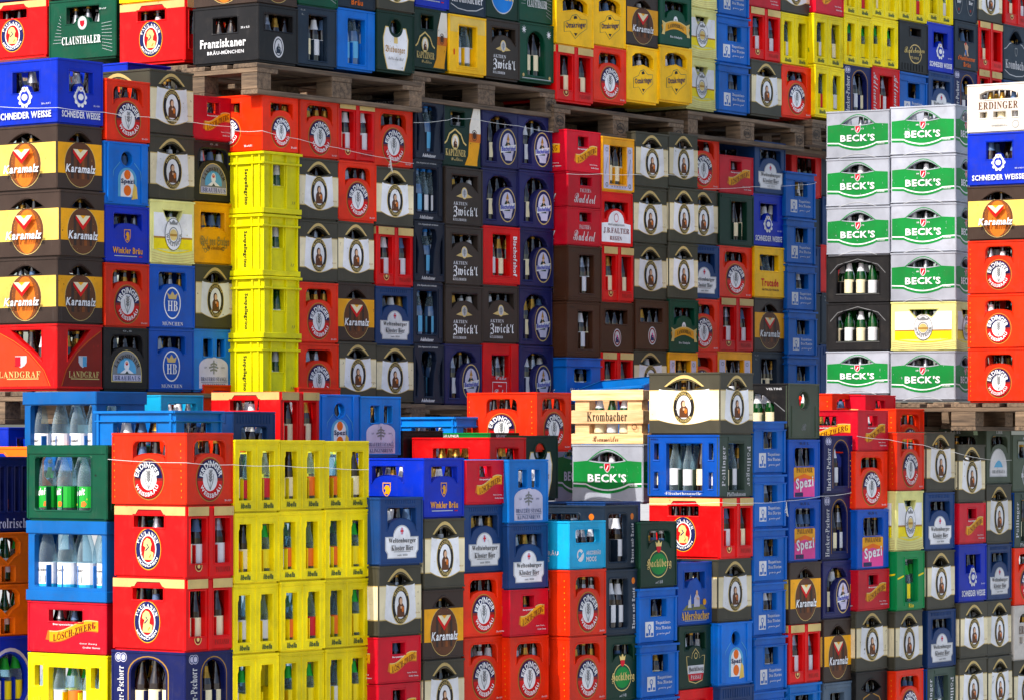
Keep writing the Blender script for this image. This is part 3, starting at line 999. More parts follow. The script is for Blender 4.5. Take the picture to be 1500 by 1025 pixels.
@design('claus', 'green crate with white capitals', 'green', bot='silver')
def _(f):
    e = f.side == 'E'
    f.hole([(.26, .60), (.38, .60), (.42, .68), (.5, .72), (.58, .68), (.62, .60), (.75, .60), (.75, .87), (.26, .87)])
    f.disc(.5, .60, .095, 'lgrey', .11); f.disc(.5, .59, .07, 'white', .08); f.fill(shield(f, .5, .585, .035, .055), 'crimson')
    f.text('CLAUSTHALER', .5, .32, .58, .13, 'white', 'serif')
    for i in range(9):
        f.line([(.06 + i * .015, .30 + i * .055), (.19, .30 + i * .05)], .005, 'lgrey'); f.line([(.80, .16 + i * .05), (.95, .10 + i * .06)], .005, 'lgrey')
    f.text('20 x 0,5', .82, .80, .1, .03, 'offw')


@design('franzbig', 'dark brown crate with large white lettering', 'anth')
def _(f):
    e = f.side == 'E'
    f.hole(f.rr(.15, .56, .86, .84, .02) if e else f.rr(.30, .53, .68, .80, .02))
    if e:
        f.disc(.5, .28, .135, 'offw', .185); f.ring(.5, .28, .11, .02, 'slate', .155); figure(f, .5, .27, .2, 'slate', 'grey')
    else:
        f.text('Franziskaner', .46, .36, .70, .155, 'white', 'bold'); f.text('BRÄU-MÜNCHEN', .50, .2, .56, .075, 'offw', 'bold'); f.text('20 x 0,5l', .80, .60, .13, .045, 'offw')


@design('slatetall', 'plain blue-grey crate with tall window', 'slate')
def _(f):
    f.hole(f.rr(.28, .10, .76, .86, .02)); f.text('0,5', .13, .92, .12, .03, 'grey'); f.text('L', .13, .85, .06, .03, 'grey')


@design('adblue', 'bright blue water crate with edge lettering', 'sky', bot='water')
def _(f):
    f.hole(f.rr(.28, .10, .74, .84, .02)); f.rib(.02, .02, .2, .96, .003); f.rib(.8, .02, .98, .96, .003); f.text('Adelholzener', .12, .44, .66, .12, 'ltblue', 'ital', rot=90); f.text('Adelholzener', .88, .44, .66, .12, 'ltblue', 'ital', rot=90)


@design('bit', 'green crate with cream bottle-shaped label', 'deepgreen', bot='silver')
def _(f):
    k = [(.29, .05), (.71, .05), (.80, .3), (.82, .55), (.76, .73), (.24, .73), (.18, .55), (.2, .3)]
    f.fill([(.5 + (x - .5) * 1.07, .38 + (y - .38) * 1.05) for x, y in k], 'wheat'); f.fill(k, 'white'); f.disc(.5, .75, .20, 'dgreen', .17); f.hole(f.ell(.5, .755, .15, .125, 20))
    f.rect(.45, .48, .55, .58, 'wheat'); f.text('Bitburger', .48, .37, .52, .14, 'dgold', 'frak'); f.text('bitte ein Bit', .5, .23, .40, .055, 'grey', 'script')


@design('yeltall', 'yellow worn-topped crate with tall window', 'yel2', bot='clear')
def _(f):
    f.fill([(.01, .7), (.99, .7), (.99, .97), (.01, .97)], 'oldyel'); f.hole(f.rr(.26, .14, .74, .82, .02)); f.rib(.2, .08, .8, .1, .003); f.text('I', .13, .36, .03, .1, 'red')


@design('star', 'green crate with white edelweiss stars', 'green')
def _(f):
    f.hole(f.arch(.24, .11, .74, .86, .3))
    for x, y in ((.14, .87), (.86, .83)):
        f.fill([(x + (.075 if i % 2 == 0 else .03) * f.a * math.cos(i * math.pi / 8), y + (.075 if i % 2 == 0 else .03) * math.sin(i * math.pi / 8)) for i in range(16)], 'white')
    f.disc(.12, .10, .03, 'tan'); f.disc(.88, .09, .03, 'tan'); f.rect(.08, .045, .92, .058, 'lgrey')


@design('thurn', 'dark slate crate with upright blackletter', 'slate')
def _(f):
    f.hole(f.rr(.12, .12, .66, .86, .05)); f.text('Thurn und Taxis', .83, .40, .62, .11, 'offw', 'frak', rot=90); f.disc(.82, .82, .05, 'amber')


@design('hackl', 'bottle-green crate with oval gold-rimmed name', 'dgreen')
def _(f):
    f.hole(f.over(.22, .82, .62, .86, .08, .1, .3)); f.disc(.5, .36, .27, 'wheat', .21); f.disc(.5, .36, .255, 'green', .195); f.disc(.5, .36, .23, 'beck', .16); f.text('Hacklberg', .5, .36, .68, .16, 'wheat', 'frak')
    f.fill([(.43, .62), (.57, .62), (.59, .70), (.54, .67), (.5, .73), (.46, .67), (.41, .70)], 'wheat'); f.fill(shield(f, .5, .575, .06, .05), 'crimson'); f.text('seit 1618', .5, .09, .2, .05, 'lgrey', 'script')


@design('passau', 'dark green crate with trefoil-topped badge', 'dgreen')
def _(f):
    f.hole(f.over(.2, .78, .62, .88, .03, .06, .2)); k = [(.30, .12), (.5, .08), (.70, .12), (.75, .3), (.78, .52), (.70, .52), (.62, .48), (.60, .56), (.5, .64), (.40, .56), (.38, .48), (.30, .52), (.22, .52), (.25, .3)]
    f.fill(k, 'wheat'); f.fill([(.5 + (x - .5) * .94, .36 + (y - .36) * .95) for x, y in k], 'dgreen'); f.rect(.26, .24, .74, .37, 'offw'); f.text('Hacklberg', .5, .305, .44, .1, 'ink', 'frak'); f.fill([(.31, .13), (.69, .13), (.73, .24), (.27, .24)], 'crimson'); f.text('PASSAU', .5, .185, .32, .065, 'offw', 'serif'); f.ring(.5, .52, .05, .012, 'wheat')


@design('alder', 'blue crate with yellow lettering', 'midblue')
def _(f):
    f.hole([(.2, .6), (.28, .6), (.36, .7), (.54, .74), (.66, .66), (.7, .58), (.8, .58), (.8, .84), (.2, .84)])
    f.fill([(.14, .24), (.86, .24), (.74, .32), (.5, .34), (.26, .32)], 'olive'); f.fill([(.30, .28), (.40, .28), (.38, .5), (.36, .42), (.32, .4)], 'offw'); figure(f, .56, .44, .30, 'lilac'); f.disc(.78, .36, .05, 'gold'); f.text('Aldersbacher', .5, .155, .82, .135, 'yel2', 'serif'); f.rect(.2, .07, .84, .08, 'lgrey')


@design('arco', 'turquoise crate with white roundel', 'cyan', h=.22, bot='white')
def _(f):
    f.hole(f.rr(.18, .55, .84, .82, .05) if f.side == 'E' else f.rr(.3, .55, .7, .82, .05)); f.disc(.31, .29, .13, 'offw'); f.disc(.29, .31, .06, 'cyan'); f.line([(.22, .2), (.40, .38)], .03, 'cyan'); f.text('ARCOBRÄU', .66, .35, .40, .105, 'offw', 'bold'); f.text('MOOS', .60, .21, .28, .105, 'offw', 'bold')


@design('pspezi', 'royal-blue crate with pink-yellow label', 'midblue')
def _(f):
    f.hole(f.rr(.20, .56, .82, .86, .05)); f.text('0,5 L', .5, .93, .3, .05, 'navy'); k = [(.17, .04), (.83, .04), (.83, .52), (.76, .57), (.5, .59), (.24, .57), (.17, .52)]
    f.fill(k, 'gold'); f.fill([(.17, .04), (.83, .04), (.83, .3), (.5, .36), (.17, .3)], 'pink'); f.fill([(.17, .3), (.5, .36), (.83, .3), (.83, .36), (.5, .43), (.17, .36)], 'orange'); f.text('PAULANER', .5, .49, .5, .08, 'maltbrown', 'serif'); f.text('Spezi', .5, .26, .58, .23, 'white', 'bold', rot=5); f.rect(.2, .05, .46, .12, 'purple')


@design('grwin', 'light green crate with yellow stripe', 'lgreen', bot='lemon')
def _(f):
    f.hole(f.rr(.28, .14, .76, .86, .03)); f.fill([(.02, .52), (.26, .57), (.26, .60), (.02, .55)], 'yellow'); f.fill([(.78, .56), (.98, .60), (.98, .63), (.78, .59)], 'yellow'); f.text('Rio', .52, .08, .18, .07, 'yellow', 'bold'); f.rib(.27, .08, .29, .9, .004)


@design('poell', 'grey-green crate with upright edge lettering', 'poell', bot='gold')
def _(f):
    if f.side == 'E':
        f.hole(f.rr(.26, .12, .74, .86, .01)); f.text('Pöllinger', .13, .50, .64, .14, 'offw', 'serif', rot=90); f.text('Pöllinger', .87, .50, .64, .14, 'offw', 'serif', rot=-90); f.text('Pfeffenhausen', .5, .055, .56, .065, 'offw', 'serif'); f.rib(.26, .90, .74, .985, .003)
    else:
        f.col = 'midblue'
        f.hole([(.26, .11), (.76, .11), (.76, .86), (.26, .86)])
        for x in (.09, .85):
            f.hole(f.rr(x, .60, x + .065, .86, .01)); f.hole(f.rr(x, .14, x + .055, .40, .01))
        f.text('·Elisabethenquelle·', .5, .055, .52, .075, 'white', 'serif'); f.text('PÖLL', .1, .93, .1, .03, 'navy')


@design('erdw', 'white crate with dark capitals', 'erdwhite')
def _(f):
    f.hole([(.2, .68), (.82, .68), (.82, .78), (.7, .84), (.5, .86), (.3, .84), (.2, .78)]); f.hole(f.rr(.2, .30, .32, .42, .005)); f.hole(f.rr(.42, .30, .62, .42, .005)); f.hole(f.rr(.72, .30, .82, .42, .005)); f.text('ERDINGER', .5, .55, .64, .15, 'maltbrown', 'serif'); f.ring(.78, .15, .08, .014, 'grey'); f.disc(.78, .15, .05, 'lgrey'); f.text('WEISSBRÄU', .52, .14, .26, .04, 'grey')


@design('becks', 'white and green crate', 'becksw', h=.245, bot='silver')
def _(f):
    e = f.side == 'E'
    hw = .28
    up = [(.5 - hw + 2 * hw * i / 12, .72 + .20 * math.sin(math.pi * i / 12)) for i in range(13)]
    lowb = [(.02, .27), (.2, .26)] + [(.2 + .6 * i / 10, .25 - .09 * math.sin(math.pi * i / 10)) for i in range(1, 10)] + [(.8, .26), (.98, .27)]
    f.fill(lowb + [(.98, .70)] + [(p[0], p[1]) for p in up[::-1]] + [(.02, .70)], 'beck')
    f.hole([(.5 - .25 + .5 * i / 12, .725 + .145 * math.sin(math.pi * i / 12)) for i in range(13)][::-1] + [(.5 - .25 + .5 * i / 8, .725 - .03 * math.sin(math.pi * i / 8)) for i in range(1, 8)])
    f.line([(p[0], p[1] + .06) for p in lowb], .025, 'white')
    f.fill(shield(f, .5, .60, .045, .085), 'offw'); f.fill(shield(f, .5, .60, .036, .07), 'crimson'); f.line([(.485, .56), (.515, .64)], .02, 'white'); f.text('18', .42, .61, .04, .03, 'offw'); f.text('73', .58, .61, .04, .03, 'offw')
    f.text("BECK'S", .5, .425, .54, .145, 'white', 'bold'); f.text("BECK'S", .503, .423, .54, .145, 'white', 'bold'); f.text('PILSENER', .87, .295, .12, .025, 'offw')
    f.line([(.2 + .6 * i / 10, .0 + .09 * math.sin(math.pi * i / 10)) for i in range(11)], .012, 'lgrey')


@design('blackb', 'black crate with green bottles', 'anth', h=.245, bot='greenl')
def _(f):
    f.hole([(.16, .2), (.84, .2), (.84, .7), (.72, .82), (.5, .87), (.28, .82), (.16, .7)]); f.line([(.06, .62), (.18, .8), (.5, .92), (.82, .8), (.94, .62)], .012, 'grey')
    f.rib(.36, .93, .62, .96, .002)


@design('darkvr', 'dark green-grey crate with round grip', 'brewgrey', bot='greenl')
def _(f):
    if f.side == 'E':
        f.hole(f.ell(.5, .70, .17, .16, 20)); f.text('R', .5, .22, .16, .12, 'grey', 'script'); f.rib(.10, .03, .13, .6, .004); f.rib(.87, .03, .90, .6, .004)
    else:
        f.col = 'anth'; f.hole([(.14, .3), (.8, .3), (.8, .62), (.66, .78), (.45, .85), (.22, .78), (.14, .62)]); f.text('VELTINS', .8, .9, .22, .04, 'offw'); f.line([(.8, .66), (.95, .5)], .015, 'grey')


@design('ribblue', 'mid-blue flanged stacking crate', 'stblue')
def _(f):
    f.hole(f.rr(.22, .40, .78, .80, .02)); f.rib(-.02, .955, 1.02, .998, .012); f.rib(-.01, .815, 1.01, .84, .010)
    for x in (.03, .97):
        f.rib(x - .015, .03, x + .015, .95, .008)


@design('ribnavy', 'navy stacking crate with ribbed grip panel', 'wblue')
def _(f):
    f.hole(f.over(.2, .8, .42, .74, .05, .05, .3))
    for i in range(12):
        f.rib(.1 + i * .07, .80, .13 + i * .07, .95, .003)


@design('blackplain', 'black low-sheen crate with moulded corner', 'black')
def _(f):
    f.hole(f.rr(.3, .52, .7, .8, .04)); f.rib(.05, .88, .95, .9, .003)


@design('redplain', 'plain red crate with wide grip opening', 'red')
def _(f):
    f.hole(f.rr(.27, .5, .73, .81, .03) if f.side == 'L' else f.rr(.2, .5, .8, .81, .03))


@design('greenstrip', 'green crate with pale edge lettering', 'beck', bot='green')
def _(f):
    f.text('GRÜNER', .3, .945, .3, .07, 'offw'); f.hole(f.rr(.3, .5, .7, .8, .04))
    if f.side == 'E':
        f.col = 'dgreen'


@design('greywin', 'grey-blue crate with small window', 'greyblue')
def _(f):
    f.hole(f.rr(.22, .5, .72, .82, .03)); f.rib(.05, .9, .95, .96, .003)


@design('blackgold', 'black crate with arched gold line', 'nero')
def _(f):
    f.hole(f.lens(.5, .72, .3, .14, .08)); f.line([(.1, .3), (.25, .56), (.5, .64), (.75, .56), (.9, .3)], .02, 'dgold'); f.ring(.5, .42, .07, .014, 'tan')


@design('orangewin', 'orange crate with shaped window', 'orange', bot='lemon')
def _(f):
    f.hole([(.40, .5), (.5, .4), (.6, .5), (.74, .6), (.74, .8), (.66, .9), (.34, .9), (.26, .8), (.26, .6)]); f.hole(f.rr(.36, .05, .64, .34, .01))


@design('navybars', 'navy crate with tall slots', 'navy', bot='soda')
def _(f):
    for i in range(6):
        f.hole(f.rr(.05 + i * .157, .28, .13 + i * .157, .86, .02))
    f.text('rolrisch', .62, .12, .6, .13, 'lilac', 'serif')


@design('bluearch', 'bright blue crate with large round-edged opening', 'blue', bot='lemon')
def _(f):
    f.hole(f.ell(.55, .42, .40, .36, 24)); f.fill(f.ell(.55, .42, .47, .43), 'lilac', f.ell(.55, .42, .41, .37))


@design('waterblue', 'water-blue open-sided crate', 'water', l=.4, h=.33, bot='pet')
def _(f):
    f.nobead = True
    f.hole(f.rr(.09, .18, .95, .83, .03) if f.side == 'L' else f.rr(.2, .62, .5, .82, .01)); f.rib(-.01, .84, 1.01, .995, .006); f.rib(-.01, .01, 1.01, .14, .006)


@design('greenpet', 'dark green open-sided crate', 'green', h=.31, bot='deit')
def _(f):
    f.hole(f.rr(.10, .14, .80, .84, .04)); f.rib(.0, .88, 1.0, .985, .004); f.disc(.86, .6, .014, 'ink')


@design('aktdark', 'greyish crate with pale arched brewery label', 'brewgrey')
def _(f):
    f.hole(f.over(.2, .84, .58, .86, .1, .14, .34)); f.fill(f.arch(.13, .13, .83, .64, .7), 'lgrey'); f.fill(f.arch(.16, .15, .80, .62, .7), 'offw'); f.fill([(.3, .3), (.66, .3), (.6, .38), (.5, .44), (.38, .38)], 'ltblue'); f.text('BRAUHAUS', .48, .22, .5, .06, 'grey', 'serif'); f.text('LHB', .5, .93, .24, .05, 'lgrey', 'serif')


@design('greyoval', 'greyish crate with pale oval', 'brewgrey')
def _(f):
    f.hole(f.rr(.2, .60, .8, .88, .02)); f.ring(.5, .3, .16, .02, 'lgrey', .22); f.disc(.5, .3, .12, 'grey', .17); f.text('BRÄU', .5, .3, .4, .09, 'offw', 'serif'); f.text('BRÄU', .5, .94, .3, .05, 'lgrey', 'serif')

# ------------------------------------------------------------------ crate meshes (shared by all copies of a design)
WE = .30
PARTS = {}


def crate_parts(key):
    if key in PARTS:
        return PARTS[key]
    T = TY[key]
    l, h, bm = T['l'], T['h'], mat(T['col'])
    out = []

    def ME(x, y, d): return (x - WE / 2, -l / 2 + d, y)
    def MEb(x, y, d): return (WE / 2 - x, l / 2 - d, y)
    def ML(x, y, d): return (-WE / 2 + d + .0006, l / 2 - x, y)
    def MLb(x, y, d): return (WE / 2 - d - .0006, -l / 2 + x, y)
    fe, fl = Face('E', WE, h), Face('L', l, h)
    T['fn'](fe); T['fn'](fl)
    for f in (fe, fl):
        # stacking lip, corner posts and foot rail moulded into most crates
        if key not in ('paul', 'san', 'aug', 'ribblue', 'eich', 'waterblue', 'spezi', 'franz', 'kara', 'becks', 'warst', 'land', 'kapu'):
            cw = .026 if f.side == 'E' else .02
            f.rib(.0, .03, cw, .955, .0028); f.rib(1 - cw, .03, 1.0, .955, .0028)
        if key not in ('paul', 'san', 'aug', 'ribblue', 'eich', 'waterblue', 'greenpet'):
            f.rib(-.002, .962, 1.002, .996, .0038); f.rib(.0, .022, 1.0, .045, .0022)
    em = mat(fe.col) if fe.col else bm
    lm = mat(fl.col) if fl.col else bm
    out.append(('end_panel', fe.panel(ME, em).mesh(key + '_end_panel')))
    out.append(('side_panel', fl.panel(ML, lm).mesh(key + '_side_panel')))
    sh = fe.panel(MEb, em)
    s2 = fl.panel(MLb, lm)
    sh.add(s2.v, s2.f, lm)
    i = .009
    sh.box(-WE / 2 + i, -l / 2 + i, -.003, WE / 2 - i, l / 2 - i, .014, bm)
    out.append(('shell', sh.mesh(key + '_shell')))
    dv = MB()
    hd = h * .46
    for k in (-1, 0, 1):
        dv.box(k * .068 - .002, -l / 2 + .02, .015, k * .068 + .002, l / 2 - .02, hd, bm)
    for k in range(4):
        y = -l / 2 + l * (k + 1) / 5
        dv.box(-WE / 2 + .02, y - .002, .015, WE / 2 - .02, y + .002, hd - .004, bm)
    out.append(('divider', dv.mesh(key + '_divider')))
    for f, M, nm, m in ((fe, ME, 'end', em), (fl, ML, 'side', lm)):
        if f.ribs:
            rb = MB()
            for x0, y0, x1, y1, p in f.ribs:
                c = min(.0015, p * .4)
                a = [(x0 * f.W, y0 * f.H), (x1 * f.W, y0 * f.H), (x1 * f.W, y1 * f.H), (x0 * f.W, y1 * f.H)]
                b = [(a[0][0] + c, a[0][1] + c), (a[1][0] - c, a[1][1] + c), (a[2][0] - c, a[2][1] - c), (a[3][0] + c, a[3][1] - c)]
                rb.add([M(*q, .001) for q in a] + [M(*q, -p + c) for q in a] + [M(*q, -p) for q in b],
                       [(j, (j + 1) % 4, 4 + (j + 1) % 4, 4 + j) for j in range(4)] + [(4 + j, 4 + (j + 1) % 4, 8 + (j + 1) % 4, 8 + j) for j in range(4)] + [(8, 9, 10, 11)], m)
            out.append((nm + ':moulded_rib', rb.mesh(key + nm + '_moulded_rib')))
        pr, d = f.prints((lambda x, y, dd, M=M: M(x, y, dd - (.0055 if f.ribs and key == 'paul' and f.side == 'E' and y > .85 * f.H else 0))))
        if pr.f:
            out.append((nm + ':label_print', pr.mesh(key + nm + '_label_print')))
        for tx in f.texts:
            d -= .0003
            out.append((nm + ':lettering', f.letters(M, d, [tx]).mesh(key + nm + '_lettering')))
    PARTS[key] = (out, fe, fl)
    return PARTS[key]


def assemble(root, key):
    """crate > end_panel, side_panel (each > label_print, lettering, moulded_rib), shell, divider"""
    pan = {}
    for nm, me in crate_parts(key)[0]:
        side, _, base = nm.rpartition(':')
        o = link(base, me, pan[side] if side else root)
        if base in ('end_panel', 'side_panel'):
            pan[base.split('_')[0]] = o
        if base in ('moulded_rib', 'divider', 'label_print'):
            o['kind'] = 'stuff'


# ------------------------------------------------------------------ layout
ORD = ['first', 'second', 'third', 'fourth', 'fifth', 'sixth', 'seventh', 'eighth', 'ninth', 'tenth', 'eleventh', 'twelfth']
CRATES = []
RNG = random.Random(4)


def ray(x, d):
    return Vector(((x - CX) / FPX * d, d))


class Block:
    """crates whose narrow ends (or long sides) stand in one line; corner seen at pixel x0, distance d0; yaw in degrees"""
    def __init__(s, name, yaw, x0, d0, long=False):
        s.name, s.yaw, s.long, s.n = name, math.radians(yaw), long, 0
        s.u = Vector((math.cos(s.yaw), math.sin(s.yaw)))
        s.v = Vector((-math.sin(s.yaw), math.cos(s.yaw)))
        s.p0 = ray(x0, d0)
        s.dir = -s.v if long else s.u

    def t(s, x, out=0):
        nrm = -s.u if s.long else -s.v
        p = s.p0 + nrm * out
        k = (x - CX) / FPX
        return (k * p.y - p.x) / (s.dir.x - k * s.dir.y)

    def at(s, x, out=0):
        nrm = -s.u if s.long else -s.v
        return s.p0 + nrm * out + s.dir * s.t(x, out)

    def col(s, xl, xr, ys, keys, out=0., name=None, ll=None, lean=0.0):
        """ys: pixel rows of the joints from the top of the column down"""
        s.n += 1
        a, b = s.at(xl, out), s.at(xr, out)
        mid = (a + b) / 2
        zz = [ZC + (HY - y) / FPX * mid.y for y in ys]
        L = (b - a).length - .002
        for i, k in enumerate(keys):
            T = TY[k]
            hh = zz[i] - zz[i + 1]
            if s.long:
                sc = (1.0, L / T['l'], hh / T['h'])
                cen = mid + s.u * (WE / 2)
            else:
                ly = (ll or .4) / T['l']
                sc = (L / WE, ly, hh / T['h'])
                cen = mid + s.v * (T['l'] * ly / 2)
            # crates never sit perfectly square on each other
            j = RNG.uniform(-.007, .007)
            nrm = -s.u if s.long else -s.v
            cen = cen + nrm * j + s.dir * (lean * i * .002 + RNG.uniform(-.0022, .0022))
            rot = s.yaw + math.radians(RNG.uniform(-.9, .9))
            where = '%s column, %s' % (ORD[s.n - 1], s.name) if name is None else name
            CRATES.append(dict(key=k, loc=(cen.x, cen.y, zz[i + 1]), rot=rot, sc=sc, row=i, nrow=len(keys), where=where, long=s.long, s=FPX / mid.y))


def after(b, x, nearer=0.):
    """distance at which a stack standing in line with block b, stepped forward a little, is seen at pixel x"""
    return b.at(x).y - nearer


# -- upper stack, far left
A = Block('far-left upper stack', 52, 85, 15.87)
A.col(85, 152, [88, 184, 280, 378, 475, 571], ['schn', 'kara', 'kara', 'kara', 'land'])
A.col(152.5, 217.5, [118, 209, 302, 386, 480, 571], ['erd', 'spezi', 'wink', 'erd', 'brauhaus'])
A.col(218, 284, [104, 199, 294, 388, 482, 572], ['franz', 'franz', 'warst', 'hb', 'hb'])
A.col(284.5, 343, [142, 207, 297, 388, 482, 573], ['zwerg', 'brauhaus', 'gold', 'franz', 'stangl'])
# -- upper stack, left of the middle
C = Block('yellow-cornered upper stack', 52.5, 385, after(A, 385, .29))
C.col(384, 437, [140, 224, 315, 406, 497, 585], ['erdlong', 'san', 'san', 'san', 'san'])
C.col(437.5, 495, [146, 233, 323, 414, 503, 590], ['erd', 'franz', 'franz', 'erd', 'erd'])
C.col(495.5, 550, [150, 237, 325, 415, 501, 587], ['paul', 'erd', 'franz', 'kara', 'franz'])
C.col(550.5, 606, [158, 246, 333, 420, 506, 590], ['erd', 'franz', 'paul', 'welt', 'franz'])
C3 = Block('pallet-top left stack', 52.5, 378, after(C, 378, .02))
C3.col(378, 437, [-76, 9, 93], ['kara', 'franzbig'])
C3.col(437.5, 494, [-73, 11, 98], ['claus', 'slatetall'])
C3.col(494.5, 550, [-70, 14, 103], ['hund', 'adblue'])
C3.col(550.5, 606, [-66, 18, 107], ['franz', 'bit'])
TL = Block('top left row', 54, 273, 17.7, long=True)
TL.col(-27, 68, [-72, 3, 86], ['hack', 'paul'])
TL.col(72, 170, [-78, -2, 88], ['brauhaus', 'claus'])
TL.col(175, 273, [-84, 3, 94], ['libe', 'paul'])
# -- upper stack in the middle
D = Block('upper middle stack', 54, 606, after(C, 606, .0))
D.col(606, 649, [145, 235, 325, 414, 504, 592], ['adn', 'adw', 'adn', 'adw', 'adn'])
D.col(651, 706, [154, 246, 332, 419, 504, 593], ['kapu', 'zwick', 'zwick', 'zwick', 'bisch'])
D.col(707, 760, [160, 248, 332, 418, 503, 590], ['bisch', 'bisch', 'bischred', 'zwick', 'coke'])
D.col(760.5, 810, [166, 251, 336, 421, 507, 592], ['bisch', 'bisch', 'bisch', 'bisch', 'bisch'])
D3 = Block('pallet-top middle stack', 54, 606, after(C, 606, .0))
D3.col(607, 657, [-78, 13, 103], ['wink', 'kapu'])
D3.col(657.5, 711, [-62, 24, 110], ['kromb', 'yeltall'])
D3.col(711.5, 760, [-58, 30, 117], ['jever', 'zwick'])
D3.col(760.5, 810, [-54, 35, 121], ['claus', 'star'])
# -- upper stack right of the middle
E_ = Block('brown-and-cream upper stack', 54, 830, after(D, 830, .14))
E_.col(830, 880, [192, 254, 305, 361, 443, 524, 590], ['zwerg', 'budderl', 'budderl', 'browntall', 'browntall', 'eich'])
E_.col(880.5, 928, [202, 282, 362, 443, 516, 592], ['ayinger', 'falter', 'paul', 'brownoval', 'paul'])
E_.col(929, 978, [195, 276, 358, 440, 513, 590], ['franz', 'franz', 'franz', 'brownoval', 'franz'])
E_.col(978.5, 1022, [196, 276, 357, 439, 516, 590], ['franz', 'franz', 'franz', 'lamm', 'ayinger'])
F_ = Block('recessed upper stack', 54, 1007, after(E_, 1007, -.3))
F_.col(1007, 1052.5, [199, 278, 359, 438, 515, 590], ['erd', 'franz', 'welt', 'erd', 'erd'])
F_.col(1053, 1102.5, [229, 285, 361, 437, 515, 590], ['zwerg', 'dgtall', 'erd', 'paul', 'ayinger'])
F_.col(1103, 1149, [208, 285, 362, 437, 515, 590], ['welt', 'schn', 'truc', 'kara', 'slatetall'])
F_.col(1152, 1195, [253, 321, 388, 456, 522, 590], ['aug', 'aug', 'aug', 'aug', 'aug'], out=.02)
FB = Block('dark gap stack', 54, 1150, after(F_, 1150, -.9))  # mostly unseen columns added behind the gap to block bright sky
FB.col(1158, 1202, [218, 290, 360, 430, 505, 580], ['redplain', 'slatetall', 'ribnavy', 'slatetall', 'ribnavy'])
FB.col(1202.5, 1246, [212, 290, 360, 430, 505, 580], ['slatetall', 'ribnavy', 'redplain', 'slatetall', 'ribnavy'])
# -- top row on the pallets at the right
E3 = Block('top yellow-crested stack', 54, 812, after(D, 812, .03))
E3.col(813, 868, [-82, -11, 69, 151], ['rade', 'otta', 'paul'])
E3.col(868.5, 917, [-82, -10, 70, 151], ['franz', 'otta', 'erd'])
E3.col(917.5, 965, [-82, -8, 69, 151], ['erd', 'kara', 'otta'])
E3.col(965.5, 1012, [-82, -9, 69, 151], ['kapu', 'lamm', 'otta'])
T3 = Block('top pale-yellow stack', 54, 1008, after(E3, 1008, -.12))
T3.col(1006, 1050, [-60, 13, 86, 161], ['warst', 'warst', 'warst'])
T3.col(1050.5, 1096, [-46, 25, 95, 166], ['aug', 'aug', 'aug'])
T3.col(1098, 1144, [-46, 13, 90, 171], ['zwerg', 'paul', 'franz'])
T3.col(1144.5, 1187, [-56, 21, 97, 173], ['franz', 'libe', 'erd'])
T4 = Block('top right stack', 54.7, 1193, after(T3, 1193, .06))
T4.col(1193, 1235, [-45, 23, 98, 173], ['zwerg', 'libe', 'libe'])
T4.col(1235.5, 1276.5, [-50, 25, 97, 172], ['libe', 'libe', 'hack'])
T4.col(1277, 1316, [-48, 28, 100, 174], ['libe', 'libe', 'adler'])
T4.col(1316.5, 1358, [-42, 33, 108, 178], ['libe', 'rade', 'aug'])
T4.col(1358.5, 1397, [-40, 35, 107, 180], ['libe', 'schn', 'welt'])
T4.col(1397.5, 1432, [-40, 33, 104, 180], ['ovals', 'hund', 'hack'])
T4.col(1432.5, 1469, [-38, 34, 104, 178], ['franz', 'paul', 'paul'])
T4.col(1470, 1508, [-36, 38, 120, 190], ['paul', 'kromb', 'welt'])
# -- white and green stack, and the stack at the right edge
B_ = Block('white and green stack', 62, 1400, 19.4, long=True)
B_.col(1210, 1303, [162, 232, 303, 374, 444, 514, 577], ['becks', 'becks', 'becks', 'blackb', 'blackb', 'becks'])
B_.col(1304, 1400, [155, 227, 298, 370, 442, 514, 586], ['becks', 'becks', 'becks', 'becks', 'warst', 'becks'])
G_ = Block('far-right sunlit stack', 56, 1416, 19.1, long=True)
G_.col(1417, 1508, [122, 194, 272, 352, 431, 510, 588], ['erdw', 'schn', 'kara', 'erd', 'erd', 'erd'])
# -- middle layer seen over the front row
def single(name, yaw, x0, d, xl, xr, y0, y1, key, long=False):
    b = Block(name, yaw, x0, d, long)
    b.col(xl, xr, [y0, y1], [key], name=name)


single('glimpsed under top left pallet', 54, 300, 19.0, 182, 300, 70, 160, 'ribnavy', True)  # this and the next: dark crates added to block sky through pallet openings
single('glimpsed under top left pallet, further', 54, 180, 19.2, 62, 180, 70, 160, 'blackplain', True)
single('peeking above far-left stack', 52, 186, 17.3, 90, 186, 95, 180, 'schn', True)
single('behind green bottle crate', 50, 140, 15.6, 35, 140, 573, 690, 'waterblue', True)
single('behind front-left orange crate', 52.7, 253, 15.05, 140, 253, 601, 690, 'ribblue', True)
single('between flanged blue and red crates', 50, 233, 16.0, 233, 297, 578, 650, 'arco')
single('under far-left upper stack', 53, 298, 16.6, 193, 298, 563, 650, 'erd', True)
single('beside front yellow crates', 52.7, 340, 15.4, 340, 403, 602, 690, 'ribnavy')
single('behind tan-banded crate', 53, 437, 16.8, 330, 437, 567, 655, 'erd', True)
M_ = Block('middle row', 53, 407, 15.9)
M_.col(407, 467, [573, 665], ['paul'])
M_.col(467.5, 528, [577, 668], ['spezi'])
M_.col(528.5, 588, [580, 668], ['stangl'])
M_.col(590, 650, [630, 700], ['blackplain'])
single('under upper middle pallet', 54, 667, 16.95, 585, 667, 610, 690, 'ribblue', True)
single('between black and red crates', 56, 717, 16.75, 634, 717, 633, 710, 'greenstrip', True)
single('behind short crimson crate', 57, 717, 16.4, 603, 717, 640, 725, 'redplain', True)
single('in front of middle stack', 56, 785, 16.9, 684, 785, 574, 660, 'erd', True)
